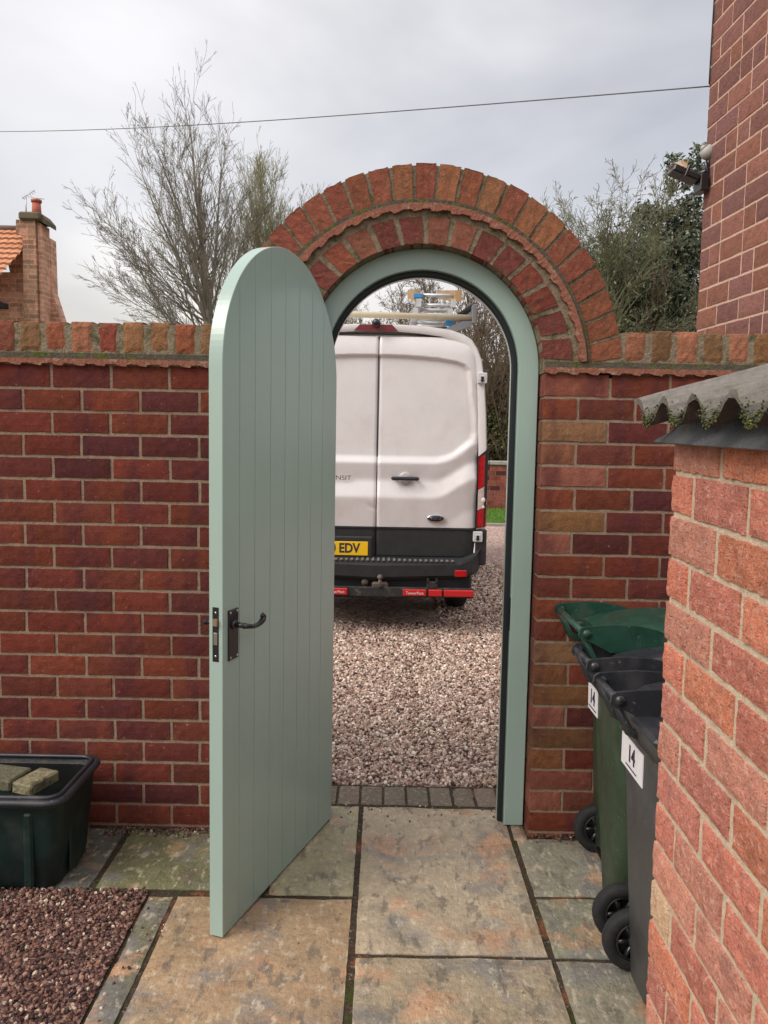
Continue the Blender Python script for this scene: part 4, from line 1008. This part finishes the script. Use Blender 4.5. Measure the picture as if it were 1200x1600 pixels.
q.box(-.05, .03, -.02, .02, -.01, .03, bev=.006); tag(q.build('strap_buckle', [bluep], None, (at(655, 464, VY+.45))), 'small blue strap buckle on top of the ladders', 'strap')
q = MB(); q.box(-.03, .03, -.02, .02, -.01, .06, bev=.006); tag(q.build('strap_buckle', [bluep], None, (at(702, 508, VY+.5))), 'small blue strap end beside the right foot of the ladders', 'strap')

# ------------------------------------------------------------------ beyond the drive
def far_wall():
    t = tag(empty('boundary_wall', (3.0, 15.0, 0)), 'low red brick boundary wall with grey coping beyond the grass strip', 'wall')
    zb = at(780, 797, 15).z; zt = at(780, 720, 15).z
    q = MB(); ch = (zt-.11-zb)/9
    for k in range(9):
        x = -9 + (.13 if k % 2 else 0)
        while x < 9:
            q.box(x+.006, x+.244, -.11, .11, zb+k*ch+.007, zb+(k+1)*ch-.007, 0, shade(random.choice([RED, PURP, (.19, .055, .035), (.22, .07, .05)]), random.uniform(1.0, 1.5))); x += .255
    q.build('brickwork', [M['brick']], t); q = MB(); q.box(-9, 9, -.103, .103, -.1, zt-.11); q.build('mortar', [M['mortar']], t)
    q = MB(); x = -9
    while x < 9: q.box(x, x+.59, -.16, .16, zt-.10, zt, bev=.02); x += .6
    q.build('coping', [mat('stone_coping', (.30, .29, .26), .9, mix=[(6, .5, .65, (.16, .17, .10), 4)], noise=[(20, .8, 1.2)])], t)
    return zb
zg = far_wall()
q = MB(); q.add([(-12, 12.55, -.01), (14, 12.55, -.01), (14, 14.95, zg+.02), (-12, 14.95, zg+.02)], [(0, 1, 2, 3)])
grm = mat('lawn', (.10, .22, .025), .9, noise=[(3, .7, 1.3), (60, .6, 1.4)])
tag(q.build('lawn', [grm], fix=False), None, None, None, 'structure')
n = 30000; gx = rng.uniform(.2, 5.5, n); gy = rng.uniform(12.6, 14.9, n); gz = (gy-12.55)/2.4*(zg+.03)-.01
h = rng.uniform(.03, .08, n); a = rng.uniform(0, 6.28, n); wd = .006; lx, ly = rng.normal(0, .02, n), rng.normal(0, .02, n)
V3 = np.stack([np.c_[gx-wd*np.cos(a), gy-wd*np.sin(a), gz], np.c_[gx+wd*np.cos(a), gy+wd*np.sin(a), gz], np.c_[gx+lx, gy+ly, gz+h]], 1)
C = np.array([(.10, .24, .025), (.15, .30, .04), (.07, .16, .02), (.22, .27, .08)])[rng.choice(4, n, p=[.4, .3, .2, .1])]
leafm = mat('leaf', attr=True, rough=.55, spec=.35)
tag(bulk('grass', V3.reshape(-1, 3), np.arange(n*3).reshape(-1, 3), leafm, C), 'bright green grass strip in front of the boundary wall', None, None, 'stuff')
q = MB(); x = -12
while x < 14: q.box(x, x+.90, 12.45, 12.56, -.05, .045, bev=.012); x += .91
tag(q.build('kerb', [mat('kerb', (.27, .25, .22), .9, noise=[(12, .75, 1.2)])]), None, None, None, 'structure')

# ------------------------------------------------------------------ trees
def tubes(segs, sides=4):
    """segs: array (n, 8): p0, p1, r0, r1 -> open prisms"""
    S = np.array(segs); p0, p1, r0, r1 = S[:, :3], S[:, 3:6], S[:, 6], S[:, 7]
    d = p1 - p0; d /= np.linalg.norm(d, axis=1)[:, None] + 1e-9
    ref = np.where(np.abs(d[:, 2:3]) > .9, np.array([[1., 0, 0]]), np.array([[0, 0, 1.]]))
    a = np.cross(d, ref); a /= np.linalg.norm(a, axis=1)[:, None]; b = np.cross(d, a); V_ = []
    for p, r_ in ((p0, r0), (p1, r1)):
        for k in range(sides):
            t = 2*math.pi*k/sides; V_.append(p + (a*math.cos(t) + b*math.sin(t))*r_[:, None])
    V_ = np.stack(V_, 1); base = (np.arange(len(S))*2*sides)[:, None]; F = []
    for k in range(sides):
        k2 = (k+1) % sides; F.append(base + np.array([[k, k2, sides+k2, sides+k]]))
    return V_.reshape(-1, 3), np.concatenate(F, 0)
def grow(segs, p, d, L, r_, lvl, par):
    nseg = par['nseg'][lvl]; stp = L/nseg; p = np.array(p, float); d = np.array(d, float)
    for i in range(nseg):
        f = (i+1)/nseg
        d = d + rng.normal(0, par['wig'][lvl], 3) + np.array([0, 0, par['up'][lvl]]); d /= np.linalg.norm(d)
        q_ = p + d*stp; ra, rb = r_*(1-(i/nseg)*par['tap']), r_*(1-f*par['tap'])
        segs.append((*p, *q_, max(ra, par['rmin']), max(rb, par['rmin'])))
        if lvl < par['depth'] and f > par['start'][lvl]:
            for _ in range(rng.poisson(par['kids'][lvl])):
                az = rng.uniform(0, 2*math.pi); ref = np.cross(d, [0, 0, 1.]) if abs(d[2]) < .95 else np.array([1., 0, 0]); ref /= np.linalg.norm(ref); rf2 = np.cross(d, ref)
                sp = par['ang'][lvl]*rng.uniform(.7, 1.3); nd = d*math.cos(sp) + (ref*math.cos(az) + rf2*math.sin(az))*math.sin(sp)
                grow(segs, q_, nd, L*par['ratio'][lvl]*rng.uniform(.6, 1.15)*(1.15-.5*f), rb*par['rr'][lvl], lvl+1, par)
        p = q_
def leaves(P, size, pal, name, mt, parent, kind=None):
    n = len(P); a = rng.normal(size=(n, 3)); a /= np.linalg.norm(a, axis=1)[:, None]; b = np.cross(a, rng.normal(size=(n, 3))); b /= np.linalg.norm(b, axis=1)[:, None]
    s = size*rng.uniform(.6, 1.3, (n, 1)); c_ = np.cross(a, b)
    V_ = np.stack([P - a*s, P + b*s*.42 + c_*s*.12, P + a*s, P - b*s*.42 + c_*s*.12], 1)
    C = np.array(pal)[rng.choice(len(pal), n)]*rng.uniform(.7, 1.3, (n, 1))
    o = bulk(name, V_.reshape(-1, 3), np.arange(n*4).reshape(-1, 4), mt, C, parent)
    return o
barkg = mat('grey_bark', (.20, .18, .145), .9, spec=.2, noise=[(2, .7, 1.3)]); barkn = mat('greenish_bark', (.23, .22, .12), .9, spec=.2, noise=[(2, .7, 1.3)]); barks = mat('shrub_bark', (.165, .165, .10), .9, spec=.2, noise=[(2, .7, 1.3)]); barkb = mat('brown_bark', (.16, .12, .085), .9, spec=.2, noise=[(2, .7, 1.3)])
def bare_tree(name, label, X, Y, H, mt, mains, par, trunk_h, tr, twig_m=None, group='bare winter trees beyond the wall'):
    t = tag(empty(name, (X, Y, 0)), label, 'tree', group)
    tk = []; 
    n = 6; pts = [np.array([.12*math.sin(i*1.3)*(i/n), .1*math.cos(i)*(i/n), trunk_h*i/n]) for i in range(n+1)]
    for i in range(n): tk.append((*pts[i], *pts[i+1], tr*(1-.4*i/n), tr*(1-.4*(i+1)/n)))
    V_, F = tubes(tk, 10); bulk('trunk', V_, F, mt, np.ones((len(F), 3)), t, True)
    cr_s = []
    for (az, el, L, r_, h0) in mains:
        d = np.array([math.cos(az)*math.cos(el), math.sin(az)*math.cos(el), math.sin(el)]); k = h0*n; i = min(n-1, int(k)); p = pts[i] + (pts[i+1]-pts[i])*(k-i)
        grow(cr_s, p, d, L, r_, 0, par)
    V_, F = tubes(cr_s, 3); bulk('crown', V_, F, twig_m or mt, np.ones((len(F), 3)), t)
    return t, np.array(cr_s)
par1 = dict(nseg=[20, 11, 6, 3], wig=[.025, .035, .05, .07], up=[.018, .018, .015, .01], tap=.93, rmin=.0042, depth=3, start=[.08, .1, .1, .1], kids=[1.30, .90, .30, 0], ang=[.50, .50, .55, .6], ratio=[.40, .40, .40, .4], rr=[.48, .5, .6, .6])
mains = []
for i in range(9):
    a = 2*math.pi*i/9 + .3
    if math.cos(a) > .3 and i % 2: continue
    mains.append((a, R(random.uniform(46, 68)), random.uniform(3.9, 4.7), .05, random.uniform(.55, .98)))
mains += [(math.pi, R(83), 5.6, .10, .99), (math.pi*.8, R(77), 5.0, .08, .97), (math.pi*1.2, R(72), 5.0, .07, .96), (math.pi*.95, R(62), 4.6, .06, .94), (0.2, R(82), 4.9, .07, .98), (math.pi*1.1, R(68), 4.9, .065, .93), (.1, R(70), 3.9, .05, .95)]
for i in range(5): mains.append((math.pi + random.uniform(-.7, .7), R(random.uniform(14, 44)), random.uniform(3.1, 4.1), .035, random.uniform(.80, .99)))
t1b = at(322, 500, 20)
bare_tree('bare_tree', 'tall bare grey tree with a fan of fine twigs left of the arch', t1b.x - .05, 20, 12, barkg, mains, par1, 5.3, .19)
par2 = dict(par1); par2.update(kids=[1.5, .95, .35, 0], ang=[.42, .45, .5, .5], up=[.03, .03, .02, .02])
mains = []
for i in range(13): mains.append((2*math.pi*i/13, R(random.uniform(54, 80)), random.uniform(3.6, 4.8), .05, random.uniform(.5, .98)))
for i in range(4): mains.append((random.uniform(0, 6.28), R(random.uniform(76, 88)), random.uniform(4.4, 5.2), .055, .97))
t2b = at(420, 420, 22)
bare_tree('bare_tree', 'greenish bare tree standing just left of the brick arch top', t2b.x, 22, 11.5, barkn, mains, par2, 5.0, .16)
mains = []
for i in range(7): mains.append((2*math.pi*i/7+.5, R(random.uniform(42, 70)), random.uniform(3.6, 4.6), .05, random.uniform(.5, .98)))
t2c = at(478, 450, 26)
bare_tree('bare_tree', 'low bare tree mostly hidden behind the open door and arch', t2c.x, 27, 9, barkn, mains, par2, 5.0, .14)
# trees seen through the arch above the van
parT = dict(par1); parT.update(kids=[1.3, 1.0, .8, 0], wig=[.08, .1, .12, .12], up=[.02, .02, .02, .02], ang=[.6, .65, .7, .7])
for lab, px, Y, seed in (('thick twiggy tree behind the ladders seen through the arch', 597, 17.5, 1), ('brown twiggy tree seen through the arch right of the ladders', 700, 18.5, 2), ('leaning twiggy tree seen through the arch above the hedge', 775, 17.0, 3)):
    p = at(px, 470, Y); mains = [(random.uniform(0, 6.28), R(random.uniform(20, 75)), random.uniform(2.4, 3.5), .05, random.uniform(.35, .98)) for _ in range(11)]
    bare_tree('bare_tree', lab, p.x, Y, 7, barkb, mains, parT, 3.7, .16)
# hedge seen right of the van
def blob(n, c, r, clumps, shell=.5):
    """leaf positions in clumps spread through an ellipsoid"""
    cc = rng.normal(size=(clumps, 3)); cc /= np.linalg.norm(cc, axis=1)[:, None]; cc *= rng.uniform(shell, 1.0, (clumps, 1)); cs = rng.uniform(.10, .26, clumps)
    k = rng.integers(0, clumps, n); g_ = rng.normal(size=(n, 3)); g_ *= np.minimum(1, 1.7/np.linalg.norm(g_, axis=1))[:, None]; P = cc[k] + g_*cs[k][:, None]
    return P*np.array(r) + np.array(c)
PALH = [(.045, .075, .022), (.07, .10, .03), (.10, .13, .035), (.03, .05, .018), (.20, .21, .07), (.13, .12, .05)]
for (lab, X, Y, rx, hz, n) in (('dark evergreen hedge bush behind the boundary wall, half hidden by the van', 1.5, 16.3, 1.3, 3.3, 26000), ('tall ivy covered evergreen bush above the boundary wall beside the door frame', 3.1, 16.6, 1.35, 3.75, 34000), ('evergreen bush at the far right end of the boundary wall', 5.4, 16.5, 1.5, 3.6, 18000)):
    t = tag(empty('evergreen_bush', (X, Y, 0)), lab, 'bush', 'evergreen bushes behind the boundary wall')
    P = np.concatenate([blob(n//2, (0, 0, hz*.52), (rx, .9, hz*.42), 90, .35), blob(n//2, (0, 0, hz*.33), (rx*.95, .9, hz*.33), 60, .2)])
    leaves(P, .055, PALH, 'foliage', leafm, t)
    s_ = []; 
    for _ in range(9): grow(s_, (random.uniform(-.3, .3), random.uniform(-.2, .2), 0), (random.uniform(-.35, .35), random.uniform(-.3, .2), 1), hz*1.2, .04, 0, dict(par1, depth=2, kids=[.9, .8, 0], rmin=.006))
    V_, F = tubes(s_, 4); bulk('stem', V_, F, barkb, np.ones((len(F), 3)), t)
# holly beside the house, with bare twigs in front
hp = at(1015, 400, 8.0)
t = tag(empty('holly_tree', (hp.x+.05, 8.3, 0)), 'dense dark evergreen tree with glossy leaves between the arch and the house', 'tree')
hz0 = hp.z; PALO = [(.050, .072, .042), (.068, .092, .050), (.11, .13, .075), (.032, .048, .030), (.21, .22, .16)]
P = np.concatenate([blob(26000, (.10, 0, hz0-.45), (1.10, .9, 1.10), 150, .25), blob(24000, (-.45, -.1, hz0-.95), (1.35, .8, .95), 120, .15), blob(15000, (-1.15, -.1, hz0-1.0), (.85, .7, .85), 70, .15), blob(9000, (.40, 0, hz0+.30), (.62, .6, .55), 50, .2)])
for (px, py, h_) in ((1052, 240, .55), (1092, 226, .55), (1075, 250, .4)):
    b_ = at(px, py, 8.0); m_ = 420; f = rng.random(m_); P = np.concatenate([P, np.c_[b_.x-hp.x-.05 + rng.normal(0, .055, m_)*(1.1-f*.5), -.3 + rng.normal(0, .06, m_), b_.z - h_*f + .0]])
leaves(P, .034, PALO, 'foliage', mat('holly_leaf', attr=True, rough=.42, spec=.45), t)
s_ = []
for _ in range(7): grow(s_, (random.uniform(-.1, .1), 0, 0), (random.uniform(-.22, .22), random.uniform(-.2, .2), 1), 3.6, .055, 0, dict(par1, depth=2, kids=[1.0, .9, 0], rmin=.006))
V_, F = tubes(s_, 4); bulk('trunk', V_, F, barkb, np.ones((len(F), 3)), t)
parS = dict(nseg=[10, 8, 6, 4], wig=[.09, .11, .13, .13], up=[.012, .015, .015, .01], tap=.9, rmin=.0026, depth=3, start=[.2, .12, .1, .1], kids=[1.0, .9, .8, 0], ang=[.55, .65, .75, .7], ratio=[.55, .5, .5, .5], rr=[.5, .55, .6, .6])
sp_ = at(905, 500, 7.2)
mains = [(random.choice([0, math.pi])+random.uniform(-.8, .8), R(random.uniform(35, 85)), random.uniform(1.1, 1.9), .017, random.uniform(.55, .98)) for _ in range(15)]
tt, segs = bare_tree('bare_shrub', 'bare twiggy shrub with green brown stems leaning over the arch on the right', sp_.x+.15, 7.2, 4.8, barks, mains, parS, 3.3, .05, None, 'shrubs right of the arch')
mains = [(random.choice([0, math.pi])+random.uniform(-.8, .8), R(random.uniform(50, 88)), random.uniform(1.1, 1.75), .016, random.uniform(.6, .98)) for _ in range(11)]
sp2 = at(965, 430, 7.4)
bare_tree('bare_shrub', 'taller bare twiggy shrub rising in front of the holly', sp2.x, 7.4, 5, barks, mains, parS, 3.75, .05, None, 'shrubs right of the arch')
# sparse small leaves low in the shrub
t = tt; k = rng.integers(0, len(segs), 3600); P = segs[k, 3:6] + rng.normal(0, .05, (3600, 3)); P = P[P[:, 2] < 4.2]
leaves(P, .026, [(.09, .12, .04), (.13, .16, .07), (.06, .085, .035)], 'leaf_scatter', leafm, t)

# ------------------------------------------------------------------ distant house on the left
DY = 24.0
def D(px, py): p = at(px, py, DY); return (p.x, p.z)
dh = tag(empty('distant_house', (D(58, 500)[0], DY, 0)), 'distant pinkish brick house with orange pantile roof and tall chimney stack', 'house')
ox = dh.location.x
def DL(px, py): x, z = D(px, py); return (x - ox, z)
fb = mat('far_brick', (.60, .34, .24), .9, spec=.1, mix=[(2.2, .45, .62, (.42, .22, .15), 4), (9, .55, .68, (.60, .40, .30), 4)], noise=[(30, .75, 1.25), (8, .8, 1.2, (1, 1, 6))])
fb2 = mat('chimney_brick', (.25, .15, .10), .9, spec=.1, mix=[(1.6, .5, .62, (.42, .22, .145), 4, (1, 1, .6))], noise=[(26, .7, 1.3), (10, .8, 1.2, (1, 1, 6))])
q = MB(); q.prism([DL(0, 358)[0:2], DL(38, 362), DL(78, 372), DL(81, 456), DL(96, 503), (DL(99, 520)[0], 0), (DL(-120, 520)[0], 0), DL(-120, 425), DL(15, 425)], 'y', .02, .5); q.build('wall', [fb], dh)
add_courses(fb, .46, .16, (1.25, 1.35, 1.4)); add_courses(fb2, .46, .16, (1.35, 1.45, 1.5))
# pantiled roof plane facing us (courses of curved tiles)
tm_ = mat('pantile', attr=True, rough=.85, spec=.2, mix=[(5, .55, .7, (.30, .14, .08), 4)], noise=[(14, .75, 1.25)])
q = MB(); zA = DL(0, 358)[1]; zB = DL(0, 458)[1]; nr = 11
for r_ in range(nr):
    z1 = zA + (zB-zA)*r_/nr; z0 = zA + (zB-zA)*(r_+1)/nr; y1 = -.0 - 1.5*r_/nr; y0 = -1.5*(r_+1)/nr
    xr_ = DL(38 - (0 if r_ < 5 else (r_-4)*4.2), 0)[0]; x = DL(-120, 0)[0]; n = int((xr_-x)/.045); vs = []
    for i in range(n+1):
        xx = x + (xr_-x)*i/n; cv = .035*abs(math.sin(xx*math.pi/.24 + 0)); vs += [(xx, y0-.05, z0+cv+.02), (xx, y1, z1+cv*.8), (xx, y0-.05, z0-.03)]
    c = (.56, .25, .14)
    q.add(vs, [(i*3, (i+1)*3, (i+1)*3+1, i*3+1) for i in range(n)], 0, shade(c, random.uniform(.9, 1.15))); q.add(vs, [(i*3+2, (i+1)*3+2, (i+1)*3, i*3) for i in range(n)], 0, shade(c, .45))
q.build('roof', [tm_], dh)
q = MB(); q.tube([(DL(-120, 0)[0], -.02, zA+.05), (DL(39, 0)[0], -.02, zA+.03)], .09, 8); q.build('ridge', [mat('ridge_tile', (.20, .15, .13), .9)], dh)
# chimney stack: darker brick face, its side a separate prism in wall brick
q = MB(); a, b = DL(44, 345), DL(72, 345); fz = 0
ch = MB()
prof = [(DL(52, 505)[0], 0), (DL(75, 505)[0], 0), (DL(72.5, 420)[0], DL(0, 420)[1]), (DL(70, 352)[0], DL(0, 352)[1]), (DL(41, 352)[0], DL(0, 352)[1]), (DL(41, 372)[0], DL(0, 372)[1]), (DL(51, 376)[0], DL(0, 376)[1])]
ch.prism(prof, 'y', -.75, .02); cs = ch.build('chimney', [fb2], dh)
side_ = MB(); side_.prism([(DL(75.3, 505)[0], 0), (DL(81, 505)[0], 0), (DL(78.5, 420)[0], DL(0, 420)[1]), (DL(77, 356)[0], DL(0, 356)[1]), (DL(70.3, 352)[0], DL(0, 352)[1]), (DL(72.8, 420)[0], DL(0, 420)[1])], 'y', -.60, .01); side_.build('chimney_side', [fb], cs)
q = MB(); z_ = DL(0, 347)[1]; q.box(DL(38.5, 0)[0], DL(72, 0)[0], -.85, .1, z_-.12, z_+.14, bev=.05); q.prism([(DL(70, 0)[0], z_-.12), (DL(79, 0)[0], DL(0, 358)[1]), (DL(79, 0)[0], DL(0, 351)[1]), (DL(70, 0)[0], z_+.14)], 'y', -.7, .1); q.build('chimney_cap', [mat('mossy_cap', (.12, .095, .06), .95, noise=[(6, .7, 1.3)])], cs)
q = MB(); pz0, pz1 = DL(0, 341)[1], DL(0, 319)[1]; pxm = DL(57.5, 0)[0]; q.tube([(pxm, -.35, pz0-.05), (pxm, -.35, pz1)], [.16, .13], 12); q.tube([(pxm, -.35, pz1-.02), (pxm, -.35, pz1+.06)], .17, 12); q.build('chimney_pot', [mat('terracotta', (.42, .12, .08), .85)], cs)
q = MB(); am = DL(44, 0)[0]; q.tube([(am, -.5, pz0-.05), (am, -.5, DL(0, 313)[1])], .02, 6); z_ = DL(0, 314)[1]; q.tube([(am-.12, -.5, z_-.05), (am+.30, -.5, z_+.22)], .014, 5)
for k in range(6): x = am-.08+k*.07; z2 = z_-.03+k*.045; q.tube([(x-.05, -.5, z2+.07), (x+.05, -.5, z2-.07)], .008, 4)
q.tube([(am+.15, -.5, z_), (am+.6, -.5, z_-.06)], .012, 5); q.build('television_aerial', [mat('aerial', (.45, .46, .48), .4, metal=.6)], cs)
q = MB(); x0, z0 = DL(44.5, 452); x1, z1 = DL(53.5, 406)
q.box(x0, x1, -.12, .0, z0, z1, bev=.01); wf = q.build('window', [mat('white_frame', (.75, .75, .76), .5)], dh)
q = MB(); q.box(x0+.05, x1-.10, -.13, -.122, z0+.12, z1-.12); q.build('pane', [M['glassd']], wf)
q = MB(); xp = DL(41.5, 0)[0]; q.tube([(xp, -.10, DL(0, 368)[1]), (xp, -.10, DL(0, 480)[1]), (xp+.05, -.10, 0)], .075, 8)
for py in (398, 416, 434): q.box(xp-.10, xp+.10, -.2, 0, DL(0, py)[1]-.03, DL(0, py)[1]+.03)
q.build('drainpipe', [mat('pipe', (.10, .06, .065), .6)], dh)
q = MB(); e0_ = DL(-60, 478); e1_ = DL(20, 482); q.box(e0_[0], e1_[0], -1.9, -.3, e1_[1]-.08, e1_[1]+.08, 0, (.06, .06, .07)); q.box(e0_[0], DL(11, 0)[0], -1.85, -1.3, DL(0, 459)[1]-.1, DL(0, 452)[1], 0, (.06, .06, .07))
q.prism([(DL(-40, 470)[0], DL(0, 470)[1]), (DL(4, 472)[0], DL(0, 472)[1]), (DL(17, 484)[0], DL(0, 484)[1]), (DL(-40, 484)[0], DL(0, 484)[1])], 'y', -1.9, -.5, 0, (.42, .16, .09)); q.build('dormer', [tm_], dh)

# overhead cable between the houses
q = MB(); a_, b_ = at(-160, 204, 9), at(1112, 134.5, 1.27)
pts = []
for i in range(60):
    f = i/59; p = a_.lerp(b_, f); pts.append((p.x, p.y, p.z - .10*math.sin(math.pi*f)))
q.tube(pts, .0036, 6); tag(q.build('overhead_cable', [mat('cable_grey', (.09, .09, .095), .6)]), 'thin black overhead cable crossing the grey sky', 'cable')
